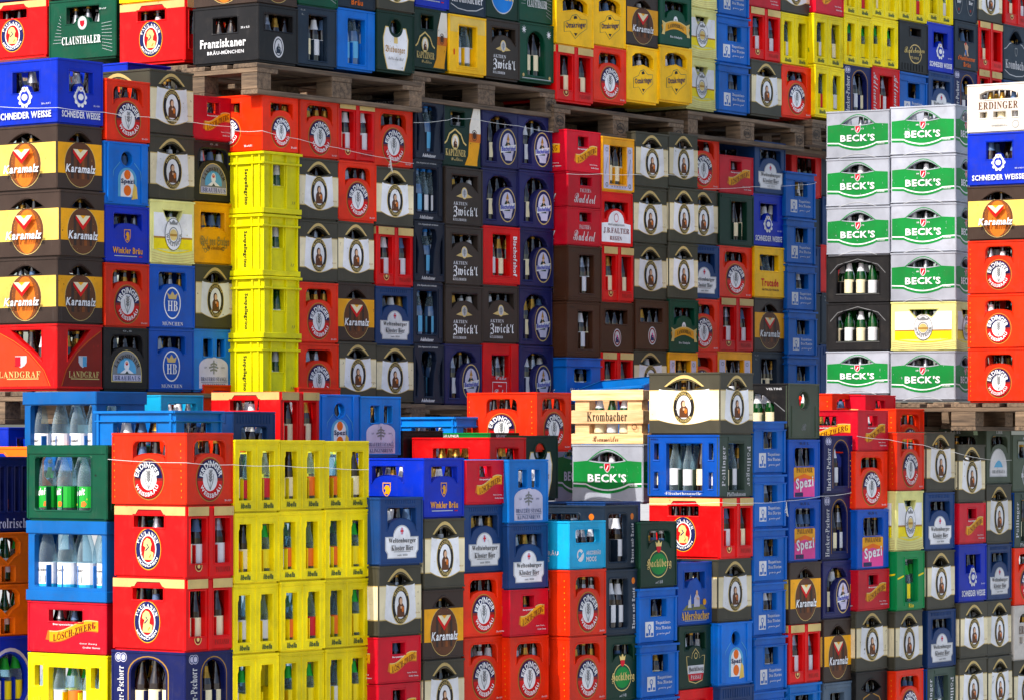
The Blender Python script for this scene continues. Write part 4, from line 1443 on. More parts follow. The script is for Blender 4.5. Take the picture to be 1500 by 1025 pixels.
single('left of wooden crate, green', 55, 767, 16.8, 767, 818, 637, 732, 'bit')
single('left of wooden crate, blue', 55, 862, 18.4, 775, 862, 613, 700, 'ribblue', True)
single('shaded one left of wooden crate', 57, 815, 18.2, 815, 868, 641, 737, 'becks')
K_ = Block('wooden crate stack', 58, 942, 17.5, long=True)
K_.col(837, 942, [650, 736], ['becks'])
single('behind turquoise crate', 54.5, 886, 16.75, 800, 886, 734, 800, 'ribnavy', True)
# -- front row
H_ = Block('front-left stack', 52.7, 272, 14.4)
H_.col(272, 342, [633, 740, 846, 953, 1060], ['erd', 'paul', 'paul', 'hack'])
H_.col(342.5, 409.5, [643, 750, 854, 957, 1063], ['libe'] * 4)
H_.col(410, 475.5, [644, 747, 850, 953, 1057], ['libe'] * 4)
H_.col(476, 540, [645, 745, 847, 948, 1050], ['libe'] * 4)
HL = Block('front clear-bottle stack', 52.7, 156, 14.68, long=True)
HL.col(40, 156, [651, 762, 881, 957, 1060], ['greenpet', 'waterblue', 'zwerg', 'libe'])
HM = Block('left-edge stack', 52.7, -24, 15.0)
HM.col(-24, 45, [668, 779, 855, 931, 1045], ['navybars', 'orangewin', 'orangewin', 'bluearch'])
single('at left edge above navy crate', 52.7, 47, 15.6, -70, 47, 653, 760, 'orangewin', True)
single('at left edge under pallet', 50, 12, 15.9, 12, 62, 625, 720, 'schn')
J_ = Block('front middle stack', 54, 555, after(H_, 555, .10))
J_.col(555, 617.5, [727, 827, 931, 1000, 1069], ['welt', 'franz', 'zwerg', 'zwerg'])
J_.col(620, 679.5, [670, 758, 862, 965, 1067], ['wink', 'franz', 'kara', 'franz'])
J_.col(680, 739, [673, 738, 838, 932, 1030], ['zwerg', 'welt', 'erd', 'erd'])
J_.col(744, 801.5, [672, 766, 862, 931, 1028], ['stangl', 'welt', 'zwerg', 'erd'], out=.03)
K2 = Block('front turquoise-topped stack', 54.5, 832, after(J_, 832, .2))
K2.col(832, 886, [762, 833, 931, 1028], ['arco', 'erd', 'erd'])
K2.col(886.5, 936, [739, 833, 930, 1026], ['thurn', 'thurn', 'hackl'])
K2.col(937, 991.5, [763, 860, 942, 1021, 1100], ['hackl', 'aug', 'aug', 'aug'], out=.02)
K2.col(992.5, 1043, [822, 915, 1008, 1095], ['alder', 'passau', 'redplain'], out=.01)
N_ = Block('tall front stack', 55.5, 1053, after(K2, 1053, .09))
N_.col(1053, 1102, [545, 636, 728, 817, 910, 1003, 1090], ['franz', 'poell', 'paul', 'franz', 'spezi', 'ribnavy'])
N_.col(1104, 1151, [616, 694, 773, 852, 931, 1011, 1090], ['aug'] * 6)
N_.col(1156, 1202, [561, 643, 731, 822, 913, 1000, 1085], ['darkvr', 'pspezi', 'pspezi', 'kara', 'paul', 'ribblue'])
N_.col(1205, 1247.5, [637, 723, 820, 905, 998, 1085], ['hack', 'hack', 'bisch', 'kara', 'greywin'])
P_ = Block('front right stack', 56, 1255, after(N_, 1255, .07))
P_.col(1255, 1301, [600, 660, 745, 833, 893, 982, 1070], ['zwerg', 'erd', 'pspezi', 'zwerg', 'franz', 'blackgold'])
P_.col(1311, 1352, [633, 718, 806, 893, 980, 1065], ['erd', 'warst', 'grwin', 'franz', 'erd'], out=.03)
P_.col(1357, 1399, [632, 720, 805, 892, 977, 1062], ['franz', 'welt', 'franz', 'welt', 'poell'], out=.015)
P_.col(1405, 1445, [650, 736, 796, 881, 963, 1046], ['franz', 'zwerg', 'schn', 'franz', 'franz'], out=.03)
P_.col(1445.5, 1482, [627, 708, 796, 878, 960, 1043], ['aktdark', 'franz', 'welt', 'franz', 'franz'])
P_.col(1484, 1524, [636, 720, 801, 885, 965, 1047], ['greyoval', 'poell', 'erd', 'erdw', 'franz'])
single('under white and green stack, orange', 56, 1220, 18.8, 1220, 1262, 576, 650, 'erd')
single('under white and green stack, crimson', 56, 1268, 18.9, 1268, 1312, 578, 640, 'zwerg')
single('under white and green pallet', 56, 1312, 18.9, 1312, 1353, 598, 680, 'erd')
single('behind cream-labelled crates at right', 56, 1441, 19.6, 1345, 1441, 621, 700, 'blackplain', True)


# ------------------------------------------------------------------ bottles
def lathe(prof, n, mats):
    """prof: (radius, z, material of the band that starts here)"""
    mb = MB()
    for i in range(len(prof) - 1):
        (r0, z0, m), (r1, z1, _) = prof[i], prof[i + 1]
        v = [(r0 * math.cos(2 * math.pi * k / n), r0 * math.sin(2 * math.pi * k / n), z0) for k in range(n)] + [(r1 * math.cos(2 * math.pi * k / n), r1 * math.sin(2 * math.pi * k / n), z1) for k in range(n)]
        mb.add(v, [(k, (k + 1) % n, n + (k + 1) % n, n + k) for k in range(n)], mats[m])
    return mb


def bottle_mb(glass, neck, paper, cap, h=.262, n=10, kind='glass', r=.0305):
    M = dict(g=mat(glass, kind), n=mat(*neck), p=mat(*paper), c=mat(*cap))
    z = h / .262
    prof = [(.0, .0, 'g'), (r * .95, .002, 'g'), (r, .01, 'g'), (r, .045 * z, 'p'), (r, .125 * z, 'g'), (r * .98, .15 * z, 'g'), (r * .8, .175 * z, 'n'), (r * .58, .2 * z, 'n'),
            (.0142, .225 * z, 'g'), (.0128, .246 * z, 'c'), (.0145, .248 * z, 'c'), (.014, .260 * z, 'c'), (.0, .262 * z, 'c')]
    return lathe(prof, n, M)


BOT = {}


def bottle_kind(k):
    if k not in BOT:
        W_, F_i, G_l = ('offw', 'paper'), ('silver', 'foil'), ('dgold', 'foil')
        spec = dict(
            b_silver=('brownglass', F_i, W_, G_l), b_plain=('brownglass', ('brownglass', 'glass'), ('cream', 'paper'), ('dgold', 'foil')), b_white=('brownglass', W_, ('offw', 'paper'), F_i),
            b_gold=('brownglass', G_l, ('cream', 'paper'), G_l), b_blue=('brownglass', ('muteblue', 'paper'), ('offw', 'paper'), F_i), b_red=('brownglass', ('crimson', 'paper'), W_, ('red', 'foil')),
            g_silver=('greenglass', F_i, W_, F_i), g_lab=('greenglass', W_, ('cream', 'paper'), G_l), g_plain=('greenglass', ('greenglass', 'glass'), W_, ('deit', 'paper')),
            c_lemon=('clearglass', ('deit', 'paper'), ('yellow', 'paper'), F_i), c_orange=('clearglass', ('clearglass', 'clear'), ('orange', 'paper'), ('white', 'paper')), c_white=('clearglass', ('clearglass', 'clear'), W_, ('stblue', 'paper')),
            c_red=('clearglass', ('clearglass', 'clear'), ('crimson', 'paper'), ('red', 'paper')), w_teal=('muteblue', ('clearglass', 'clear'), ('ltblue', 'paper'), ('stblue', 'paper')))[k]
        kind = 'clear' if spec[0] == 'clearglass' else 'glass'
        BOT[k] = bottle_mb(*spec, kind=kind)
    return BOT[k]


MIX = dict(brown=['b_plain', 'b_silver', 'b_plain', 'b_gold', 'b_plain', 'b_plain', 'b_white', 'b_plain', 'b_blue'], green=['g_silver', 'g_plain', 'g_lab'], silver=['g_silver', 'b_silver', 'b_white'], soda=['c_lemon', 'c_orange', 'c_white', 'c_red', 'c_lemon', 'b_plain'],
           water=['w_teal', 'w_teal', 'c_white'], clear=['c_white', 'c_red', 'b_silver'], gold=['b_gold', 'c_white', 'b_plain', 'c_lemon'], lemon=['c_lemon', 'g_plain'], white=['b_white', 'b_white', 'b_silver'], greenl=['g_lab', 'g_lab', 'g_plain'], pet=[], deit=[])
BNAME = dict(b='brown', g='green', c='clear', w='pale blue')
BDESC = dict(b_silver='brown silver-necked bottle', b_plain='brown bottle', b_white='brown white-necked bottle', b_gold='brown gold-necked bottle', b_blue='brown blue-necked bottle', b_red='brown red-necked bottle', g_silver='green silver-necked bottle',
             g_lab='green labelled bottle', g_plain='plain green bottle', c_lemon='clear lemonade bottle', c_orange='clear orange-labelled bottle', c_white='clear white-labelled bottle', c_red='clear red-labelled bottle', w_teal='pale blue water bottle')

# ------------------------------------------------------------------ build the crates
KEYS = [('deit', 'ital'), ('Krondorf', 'serif'), ('Krombacher', 'serif'), ('Braumeister', 'script'), ('EPAL', 'bold'), ('EUR', 'bold')]
for k_ in dict.fromkeys(c['key'] for c in CRATES):
    for sd_, wd_ in (('E', WE), ('L', TY[k_]['l'])):
        f_ = Face(sd_, wd_, TY[k_]['h'])
        TY[k_]['fn'](f_)
        KEYS += [(t[0], t[6]) for t in f_.texts]
text_batch(KEYS)
BOTTLES = []
seen = {}
for c in CRATES:
    T = TY[c['key']]
    root = link('drinks_crate', None, None, c['loc'])
    root.empty_display_size = .05
    root.rotation_euler = (0, 0, c['rot'])
    root.scale = c['sc']
    assemble(root, c['key'])
    if c['nrow'] > 1:
        lab = '%s, %s from top, %s' % (T['desc'], ORD[c['row']], c['where'])
    else:
        lab = '%s, %s' % (T['desc'], c['where'])
    c['label'] = lab
    root['label'] = lab
    root['category'] = 'crate'
    root['group'] = T['desc'].split(' with ')[0] + 's of one design'
    # bottles standing in it
    mix = MIX[T['bot']]
    if not mix:
        continue
    mw = Matrix.Translation(c['loc']) @ Matrix.Rotation(c['rot'], 4, 'Z')
    sx, sy, sz = c['sc']
    l, h = T['l'] * sy, T['h'] * sz
    wd = WE * sx
    rg = random.Random(hash((round(c['loc'][0], 2), round(c['loc'][2], 2))) & 0xffff)
    main = rg.choice(mix)
    spots = [(i, 0) for i in range(4)] + [(i, 1) for i in range(4)] + [(0, j) for j in range(2, 5)] + [(1, j) for j in range(2, 5)]
    bs0 = min(1.0, (h - .012) / .262 * .97)
    for i, j in spots:
        if rg.random() < .04:
            continue
        bs = bs0 * rg.uniform(.93, 1.0)
        k = main if rg.random() < .45 else rg.choice(mix)
        x = -wd / 2 + .0485 * sx + i * (wd - .097 * sx) / 3
        y = -l / 2 + .05 * sy + j * (l - .1 * sy) / 4
        p = mw @ Vector((x, y, .016))
        area = 1.0
        fe, fl = crate_parts(c['key'])[1:]
        ef = sum((max(q[0] for q in hh) - min(q[0] for q in hh)) * (max(q[1] for q in hh) - min(q[1] for q in hh)) for hh in fe.holes)
        score = c['s'] * ef ** .5 * (1 if j == 0 else .3)
        if c['long']:
            score = c['s'] * 1.2 if i == 0 else c['s'] * .2
        BOTTLES.append((score, k, p, rg.uniform(0, 6.28), bs, c, i, j))
BOTTLES.sort(key=lambda b: -b[0])
bmesh_cache = {}
rest = MB()
from_left = ['leftmost', 'second from left', 'third from left', 'fourth from left', 'fifth from left']
NB = 0
for score, k, p, a, bs, c, i, j in BOTTLES:
    px = CX + p.x / p.y * FPX
    py = HY - (p.z + .13 - ZC) / p.y * FPX
    infr = -5 < px < 1505 and 5 < py < 1020
    if NB < 290 and infr and ((i == 0) if c['long'] else (j == 0)):
        NB += 1
        if k not in bmesh_cache:
            bmesh_cache[k] = bottle_kind(k).mesh('bottle_' + k, True)
        o = link('bottle', bmesh_cache[k], None, p)
        o.rotation_euler = (0, 0, a)
        o.scale = (bs, bs, bs)
        pos = from_left[4 - j] if c['long'] else from_left[i]
        if c['nrow'] > 1:
            o['label'] = '%s, %s, crate %s from top, %s' % (BDESC[k], pos, ORD[c['row']], c['where'])
        else:
            o['label'] = '%s, %s, in crate %s' % (BDESC[k], pos, c['where'])
        o['category'] = 'bottle'
        o['group'] = 'bottles standing in the crates'
    else:
        b = bottle_kind(k)
        ca, sa = math.cos(a) * bs, math.sin(a) * bs
        vv = [(p.x + x * ca - y * sa, p.y + x * sa + y * ca, p.z + z * bs) for x, y, z in b.v]
        o0 = len(rest.v)
        rest.v += vv
        rest.f += [tuple(q + o0 for q in f) for f in b.f]
        mi = [rest.mi(m) for m in b.ms]
        rest.m += [mi[q] for q in b.m]
ro = link('bottles', rest.mesh('bottles_in_crates', True))
ro['kind'] = 'stuff'
ro['label'] = 'brown, green and clear bottles filling the crates'
ro['category'] = 'bottles'

# ------------------------------------------------------------------ the further rows of crates standing behind, hardly seen, put in to block light
far = MB()
REAR = [b.name for b in (D, D3, E_, F_, E3, T3, T4, TL)]
fr = random.Random(9)
for c in CRATES:
    if not any(n in c['where'] for n in REAR):
        continue
    ca, sa = math.cos(c['rot']), math.sin(c['rot'])
    T = TY[c['key']]
    sx, sy, sz = c['sc']
    w2, l2, h2 = WE * sx / 2 - .002, T['l'] * sy / 2 - .002, T['h'] * sz - .004
    for k in (1, 2):
        dx, dy = (k * (2 * w2 + .012), 0) if c['long'] else (0, k * (2 * l2 + .012))
        m = mat(fr.choice(['redor', 'red', 'navy', 'midblue', 'franz', 'anth', 'slate', 'dgreen', 'brown', 'gold']))
        P = []
        for z, q in ((0, .01), (.008, 0), (h2 - .003, 0), (h2, .003)):
            for ux, uy in ((-1, -1), (1, -1), (1, 1), (-1, 1)):
                x, y = dx + ux * (w2 - q), dy + uy * (l2 - q)
                P.append((c['loc'][0] + x * ca - y * sa, c['loc'][1] + x * sa + y * ca, c['loc'][2] + z))
        f = [(0, 3, 2, 1), (12, 13, 14, 15)]
        for r in range(3):
            f += [(4 * r + i, 4 * r + (i + 1) % 4, 4 * r + 4 + (i + 1) % 4, 4 * r + 4 + i) for i in range(4)]
        far.add(P, f, m)
def dark_backing_row(b, x0, ytop, n=4, back=.86, h=.2):  # dark boxes added behind a pallet so its openings stay black
    p = b.at(x0)
    z = ZC + (HY - ytop) / FPX * p.y
    for k in range(n):
        for j in range(2):
            q = p + b.u * (.305 * k + .002) + b.v * (back + .42 * j)
            m = mat(fr.choice(['anth', 'slate', 'franz', 'brown']))
            P = [(*(q + b.u * (.3 * ux) + b.v * (.4 * uy)), z - h * (1 - uz)) for uz in (0, 1) for ux, uy in ((0, 0), (1, 0), (1, 1), (0, 1))]
            far.add(P, [(0, 3, 2, 1), (4, 5, 6, 7), (0, 1, 5, 4), (1, 2, 6, 5), (2, 3, 7, 6), (3, 0, 4, 7)], m)


for b_, x_, y_ in ((C3, 377, 90), (D3, 605, 103), (E3, 812, 150), (T3, 1008, 160), (T4, 1190, 173)):
    dark_backing_row(b_, x_, y_)
fo = link('crates', far.mesh('rear_rows_of_crates'))
fo['kind'] = 'stuff'
fo['label'] = 'further rows of crates behind the visible ones'
fo['category'] = 'crates'


# ------------------------------------------------------------------ large clear bottles in the open-sided crates
def pet(kind):
    lab = {'water': ('white', 'paper'), 'deit': ('deit', 'paper')}[kind]
    g = mat('clearglass', 'clear')
    M = dict(g=g, c=mat('stblue' if kind == 'water' else 'silver', 'paper'))
    r = .040
    body = lathe([(0, 0, 'g'), (r * .9, .002, 'g'), (r, .012, 'g'), (r, .16, 'g'), (r * .98, .178, 'g'), (r * .86, .205, 'g'), (r * .62, .24, 'g'), (r * .42, .268, 'g'), (.0135, .285, 'g'), (.0135, .292, 'g')], 16, M).mesh('water_bottle_body', True)
    cap = lathe([(.0145, .290, 'c'), (.0152, .296, 'c'), (.015, .306, 'c'), (0, .308, 'c')], 12, M).mesh('water_bottle_cap', True)
    lb = MB()
    bands = [(.04, .135, mat(*lab))] if kind == 'deit' else [(.035, .055, mat('cyan', 'paper')), (.055, .145, mat('white', 'paper'))]
    n = 16
    for z0, z1, m in bands:
        rr = r + .0008
        lb.add([(rr * math.cos(2 * math.pi * k / n), rr * math.sin(2 * math.pi * k / n), z) for z in (z0, z1) for k in range(n)], [(k, (k + 1) % n, n + (k + 1) % n, n + k) for k in range(n)], m)

    def wrap(pts, m, d=.0014):
        lb.add([((r + d) * math.cos(a / r + math.pi), (r + d) * math.sin(a / r + math.pi), z) for a, z in pts], [tuple(range(len(pts)))], m)
    if kind == 'deit':
        wrap([(-.03, .05), (.03, .075), (.03, .083), (-.03, .058)], mat('yellow', 'paper'))
        wrap([(.004, .046), (.02, .044), (.028, .056), (.02, .07), (.006, .066)], mat('orange', 'paper'))
        v, f = text_geo('deit', 'ital')
        lb.add([((r + .0018) * math.cos((x * .044 - .022) / r * 1.0 + math.pi), (r + .0018) * math.sin((x * .044 - .022) / r + math.pi), .092 + y * .034 + x * .006) for x, y in v], f, mat('white', 'paper'))
    else:
        wrap([(-.014, .06), (.014, .06), (.014, .088), (-.014, .088)], mat('dgreen', 'paper'))
        wrap([(-.014, .088), (.014, .088), (.014, .096), (-.014, .096)], mat('ltblue', 'paper'))
        v, f = text_geo('Krondorf', 'serif')
        lb.add([((r + .0018) * math.cos((x * .044 - .022) / r + math.pi), (r + .0018) * math.sin((x * .044 - .022) / r + math.pi), .108 + y * .014) for x, y in v], f, mat('ink', 'paper'))
    return body, cap, lb.mesh('water_bottle_label')


PETM = {'water': pet('water'), 'deit': pet('deit')}
for c in CRATES:
    if TY[c['key']]['bot'] not in ('pet', 'deit'):
        continue
    kind = 'water' if TY[c['key']]['bot'] == 'pet' else 'deit'
    mw = Matrix.Translation(c['loc']) @ Matrix.Rotation(c['rot'], 4, 'Z')
    l, h = TY[c['key']]['l'] * c['sc'][1], TY[c['key']]['h'] * c['sc'][2]
    for row in range(2):
        for j in range(4):
            p = mw @ Vector((-WE / 2 + .062 + row * .09, l / 2 - .055 - j * (l - .11) / 3, .017))
            e = link('water_bottle' if kind == 'water' else 'lemonade_bottle', None, None, p)
            e.rotation_euler = (0, 0, c['rot'] + RNG.uniform(-.45, .45))
            k = (h - .03) / .308
            e.scale = (1, 1, k)
            for nm, me in zip(('glass_body', 'cap', 'paper_label'), PETM[kind]):
                link(nm, me, e)
            e['category'] = 'bottle'
            e['group'] = 'large clear bottles in open crates'
            e['label'] = '%s bottle, %s%s, in %s' % ('clear water' if kind == 'water' else 'green-labelled', from_left[j], ' of rear row' if row else '',
                                                      {'waterblue': 'blue crate ', 'greenpet': 'dark green crate '}[c['key']] + ('above ribbon-banner crate' if c['nrow'] > 1 and kind == 'water' else 'on front stack' if kind == 'deit' else 'behind it'))

# ------------------------------------------------------------------ wooden crate on the white and green one
b = K_
pa, pb = b.at(837), b.at(942)
mid = (pa + pb) / 2
z1 = ZC + (HY - 570) / FPX * mid.y; z0 = ZC + (HY - 649.5) / FPX * mid.y
L = (pb - pa).length; H = z1 - z0
cen = mid + b.u * .15
wc = link('wooden_crate', None, None, (cen.x, cen.y, z0))
wc.rotation_euler = (0, 0, b.yaw)
wc['label'] = 'pale wooden slatted crate with dark lettering on white and green crate'
wc['category'] = 'crate'


def bev_box(x0, y0, z0, x1, y1, z1, m, c=.002):
    mb = MB()
    P = []
    for z, k in ((z0, c), (z0 + c, 0), (z1 - c, 0), (z1, c)):
        P += [(x0 + k, y0 + k, z), (x1 - k, y0 + k, z), (x1 - k, y1 - k, z), (x0 + k, y1 - k, z)]
    f = [(0, 3, 2, 1), (12, 13, 14, 15)]
    for r in range(3):
        f += [(4 * r + i, 4 * r + (i + 1) % 4, 4 * r + 4 + (i + 1) % 4, 4 * r + 4 + i) for i in range(4)]
    mb.add(P, f, m)
    return mb


for y0, y1 in ((.0, .19), (.37, .62), (.80, .995)):
    for x in (-.15, .138):
        link('slat', bev_box(x, -L / 2, y0 * H, x + .012, L / 2, y1 * H, PINE_M).mesh('long_slat'), wc)
    for y in (-L / 2 + .001, L / 2 - .013):
        link('slat', bev_box(-.137, y, y0 * H + .002, .137, y + .012, y1 * H - .002, PINE_M).mesh('end_slat'), wc)
for sx in (-.137, .077):
    for y in (-L / 2 + .014, L / 2 - .094):
        link('post', bev_box(sx, y, .002, sx + .06, y + .08, H - .006, PINE_M).mesh('corner_post'), wc)
link('floor_board', bev_box(-.136, -L / 2 + .014, .003, .136, L / 2 - .014, .012, PINE_M).mesh('floor_board'), wc)
wf = Face('L', L, H)
wf.text('Krombacher', .5, .50, .56, .17, 'ink', 'serif'); wf.text('Braumeister', .48, .095, .36, .11, 'maltbrown', 'script')
wf.ring(.88, .31, .055, .012, 'brown')
ML_ = lambda x, y, d: (-.15 + d, L / 2 - x, y)
pm, d_ = wf.prints(ML_)
link('stamp', pm.mesh('wood_stamp'), wc); link('lettering', wf.letters(ML_, d_).mesh('wood_lettering'), wc)
mw = Matrix.Translation((cen.x, cen.y, z0)) @ Matrix.Rotation(b.yaw, 4, 'Z')
for j in range(5):
    k = ['g_silver', 'g_lab', 'g_plain', 'g_lab', 'g_silver'][j]
    if k not in bmesh_cache:
        bmesh_cache[k] = bottle_kind(k).mesh('bottle_' + k, True)
    o = link('bottle', bmesh_cache[k], None, mw @ Vector((-.098, L / 2 - .06 - j * (L - .12) / 4, .014)))
    o.scale = (.92,) * 3
    o['label'] = '%s, %s, behind slats of wooden crate' % (BDESC[k], from_left[j]); o['category'] = 'bottle'; o['group'] = 'bottles standing in the crates'

# ------------------------------------------------------------------ pallets
def pallet(name_label, corner, yaw, z_top, stamp=None, w=1.2, dep=.8):
    """corner: near corner; w along the crates' end line (u), dep along v"""
    cx_, cy_ = corner
    root = link('pallet', None, None, (cx_, cy_, z_top - .144))
    root.rotation_euler = (0, 0, yaw)
    root['label'] = name_label; root['category'] = 'pallet'; root['group'] = 'wooden pallets under the crates'
    mx, my = PALLET_M
    # bottom runners and cross boards along x, deck boards along x, blocks
    for y0, y1 in ((0, .10), (.3275, .4725), (.70, .80)):
        y0, y1 = y0 * dep / .8, y1 * dep / .8
        link('board', bev_box(0, y0, 0, w, y1, .022, mx).mesh('runner_board'), root)
        for x0, x1 in ((0, .1), (.5275 * w / 1.2, .6725 * w / 1.2), (w - .1, w)):
            g = RNG.uniform(-.006, .006)
            link('block', bev_box(x0 + .002 + g * .4, y0 + .002, .0222, x1 - .002 + g * .4, y1 - .002, .0998, my, .003).mesh('spacer_block'), root)
    for x0, x1 in ((0, .145), (.5275 * w / 1.2, .6725 * w / 1.2), (w - .145, w)):
        link('board', bev_box(x0, .001, .1002, x1, dep - .001, .1218, my).mesh('cross_board'), root)
    for y0, y1 in ((0, .145), (.1875, .2875), (.3275, .4725), (.5125, .6125), (.655, .80)):
        j = RNG.uniform(-.005, .005)
        link('board', bev_box(j, y0 * dep / .8, .122, w + j, y1 * dep / .8, .1435, mx, .003).mesh('deck_board'), root)
    if stamp:
        f = Face('E', w, .1)
        bl = dict(a=.05, b=.6, c=w - .05)
        for blk, txt in stamp:
            x = bl[blk] / w
            if txt in ('EPAL', 'EUR'):
                f.ring(x, .6, .36, .035, 'ink', .26)
                f.text(txt, x, .6, .045, .2, 'ink', 'bold')
            else:
                f.text(txt, x, .6, .06, .24, 'ink', 'bold')
        Mx = lambda x, y, d: (x, d + .0015, y)
        pm, d0 = f.prints(Mx)
        if pm.f:
            link('stamp', pm.mesh('block_stamp'), root)['kind'] = 'stuff'
        link('lettering', f.letters(Mx, d0).mesh('block_lettering'), root)


def pal(blk, xl, y, label, stamp=None, out=.015, w=1.2, dep=.8):
    p = blk.at(xl, out)
    pallet(label, (p.x, p.y), blk.yaw, ZC + (HY - y) / FPX * p.y, stamp, w, dep)


pal(A, 84, 572, 'wooden pallet under the far-left upper stack')
pal(C, 383, 588, 'wooden pallet hidden low under the stack with yellow corner')
pal(C3, 377, 91.5, 'wooden pallet above the lemon-yellow corner column, sunlit end', [])
pal(D, 603, 592, 'wooden pallet under the upper middle stack, beside orange crate')
pal(D3, 605, 104, 'wooden pallet above the bishop-label crates with oval stamp', [('c', 'EPAL')])
pal(E_, 826, 592, 'wooden pallet under the upper stack right of middle')
pal(E3, 812, 152, 'wooden pallet above pink-red crates with two stamped blocks', [('a', 'EPAL'), ('b', 'EPAL'), ('c', 'EUR')])
pal(F_, 1006, 590, 'wooden pallet under the recessed upper stack')
pal(T3, 1008, 162, 'wooden pallet above the recessed stack with small stamps', [('b', 'EPAL'), ('c', 'EUR')])
pal(T4, 1190, 175, 'wooden pallet under the top right wall of crates', [('a', 'EPAL')])
pal(H_, 270, 1062, 'wooden pallet under the front-left stack', )
pal(J_, 548, 1069, 'wooden pallet under the front middle stack')
pal(K2, 830, 1100, 'wooden pallet under the front stack with turquoise crate')
pal(N_, 1050, 1090, 'wooden pallet under the tall stack beside wooden crate')
pal(P_, 1252, 1070, 'wooden pallet under the front right stack', w=1.8)


def pal_long(blk, xr, y, label, w=.8, dep=1.2):
    p = blk.at(xr, .015)
    pallet(label, (p.x, p.y), blk.yaw, ZC + (HY - y) / FPX * p.y, None, w, dep)


pal_long(B_, 1405, 588, 'pale wooden pallet under the white and green stack', .8, .82)
pal_long(G_, 1512, 589.5, 'pale wooden pallet under the far-right sunlit stack', .8, .8)
pal_long(TL, 274, 95, 'wooden pallet under the long crates at top left', .8, 1.25)

# ------------------------------------------------------------------ strings tied round the stacks
STR_M = bpy.data.materials.new('white_twine')
t_, N_n, L_n, b_n = nodes(STR_M)
b_n.inputs['Base Color'].default_value = (.72, .72, .70, 1); b_n.inputs['Roughness'].default_value = .7


def tube(pts, r, m, n=6):
    mb = MB()
    V = []
    for i, p in enumerate(pts):
        t = (pts[min(len(pts) - 1, i + 1)] - pts[max(0, i - 1)]).normalized()
        a = t.cross(Vector((0, 0, 1)))
        a = a.normalized() if a.length > 1e-4 else Vector((1, 0, 0))
        bb = t.cross(a).normalized()
        V += [p + (a * math.cos(2 * math.pi * k / n) + bb * math.sin(2 * math.pi * k / n)) * r for k in range(n)]
    f = []
    for i in range(len(pts) - 1):
        f += [(i * n + k, i * n + (k + 1) % n, (i + 1) * n + (k + 1) % n, (i + 1) * n + k) for k in range(n)]
    mb.add(V, f, m)
    return mb


def string(label, blk, pts, long_pts=(), out=.022, knot=None, r=.0011):
    """pts along the ends of a block, long_pts along the sunlit side of its first crate"""
    P = []
    if long_pts:
        lb = Block('', math.degrees(blk.yaw), 0, 1, True)
        lb.p0 = blk.at(pts[0][0], 0)
        for x, y in long_pts:
            q = lb.at(x, .01)
            P.append(Vector((q.x, q.y, ZC + (HY - y) / FPX * q.y)))
    for x, y in pts:
        q = blk.at(x, out)
        P.append(Vector((q.x, q.y, ZC + (HY - y) / FPX * q.y)))
    fine = []
    for i in range(len(P) - 1):
        for k in range(6):
            t = k / 6
            fine.append(P[i].lerp(P[i + 1], t) - Vector((0, 0, .004 * math.sin(math.pi * t))))
    fine.append(P[-1])
    o = link('tying_string', tube(fine, r, STR_M).mesh('tying_string', True))
    o['label'] = label; o['category'] = 'string'; o['group'] = 'strings tied round the stacks'
    if knot:
        q = blk.at(knot[0], out + .004)
        c = Vector((q.x, q.y, ZC + (HY - knot[1]) / FPX * q.y))
        for s_ in range(5):
            a0 = s_ * 1.25
            u3 = Vector((blk.u.x, blk.u.y, 0))
            loop = [c + u3 * (.016 * math.sin(a0 + k * .5) * k / 6) + Vector((0, 0, -.008 * k + .012 * math.cos(a0 + k * .7))) for k in range(7)]
            link('knot', tube(loop, .0016, STR_M, 5).mesh('knot', True), o)


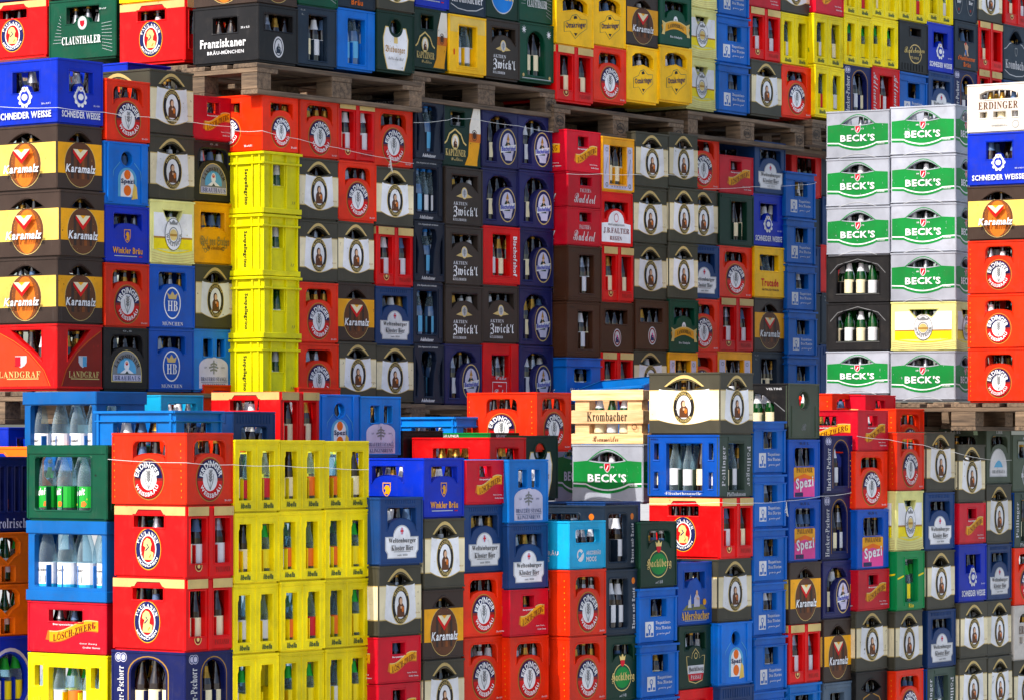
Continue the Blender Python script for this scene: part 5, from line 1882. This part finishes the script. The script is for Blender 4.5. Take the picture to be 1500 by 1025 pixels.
string('white string round the far-left upper stack', A, [(85, 158), (152, 165), (218, 172), (285, 180), (343, 186)], [(0, 157)])
string('white string with a knot round the yellow-cornered stack', C, [(384, 192), (437, 204), (495, 217), (572, 233), (606, 240)], [(344, 192)], knot=(572, 234))
string('thin string round the upper middle stack', D, [(606, 180), (649, 177), (664, 173), (690, 174), (760, 185), (811, 194)])
string('thin dark-looking string across the pink-red crates', E_, [(830, 255), (880, 255), (929, 256), (978, 256), (1020, 257)], r=.0012)
string('white string with a knot on the blue column', F_, [(1030, 277), (1103, 274), (1175, 271), (1196, 268)], knot=(1170, 272), out=.045)
string('white string round the green bottle crate and orange crate', H_, [(272, 677), (342, 680), (410, 681), (476, 684), (540, 687)], [(158, 672)])
string('white string with hanging knot round the tall stack', N_, [(1053, 735), (1103, 736), (1151, 733), (1202, 726), (1247, 721)], [(948, 737)], knot=(1152, 738), out=.035)
string('thin string across the front right stack', P_, [(1255, 638), (1301, 643), (1352, 651), (1399, 662), (1445, 672), (1482, 673)], out=.045, r=.0012)

# ------------------------------------------------------------------ tipped blue crate behind the wooden one
q = ray(922, 18.4)
tp = link('drinks_crate', None, None, (q.x, q.y, ZC + (HY - 642) / FPX * 18.4))
tp.rotation_euler = (math.radians(-4), math.radians(-11), math.radians(60))
assemble(tp, 'ribblue')
tp['label'] = 'tipped sky-blue crate edge showing behind the wooden crate'; tp['category'] = 'crate'; tp['group'] = 'mid-blue flanged stacking crates of one design'

# ------------------------------------------------------------------ yard floor
gm = bpy.data.materials.new('yard_concrete')
t_, N_n, L_n, b_n = nodes(gm)
nz = N_n.new('ShaderNodeTexNoise'); nz.inputs['Scale'].default_value = 1.4; nz.inputs['Detail'].default_value = 8
tcg = N_n.new('ShaderNodeTexCoord'); L_n.new(tcg.outputs['Object'], nz.inputs['Vector'])
crg = N_n.new('ShaderNodeValToRGB'); crg.color_ramp.elements[0].color = (.34, .33, .31, 1); crg.color_ramp.elements[1].color = (.55, .53, .50, 1)
L_n.new(nz.outputs[0], crg.inputs[0]); L_n.new(crg.outputs[0], b_n.inputs['Base Color']); b_n.inputs['Roughness'].default_value = .85
gmb = MB()
gmb.add([(-400, -400, 0), (400, -400, 0), (400, 400, 0), (-400, 400, 0)], [(0, 1, 2, 3)], gm)
gr = link('ground', gmb.mesh('ground'), None, (0, 0, -.39))
gr['kind'] = 'structure'
gr['label'] = 'grey concrete yard floor under the stacks'
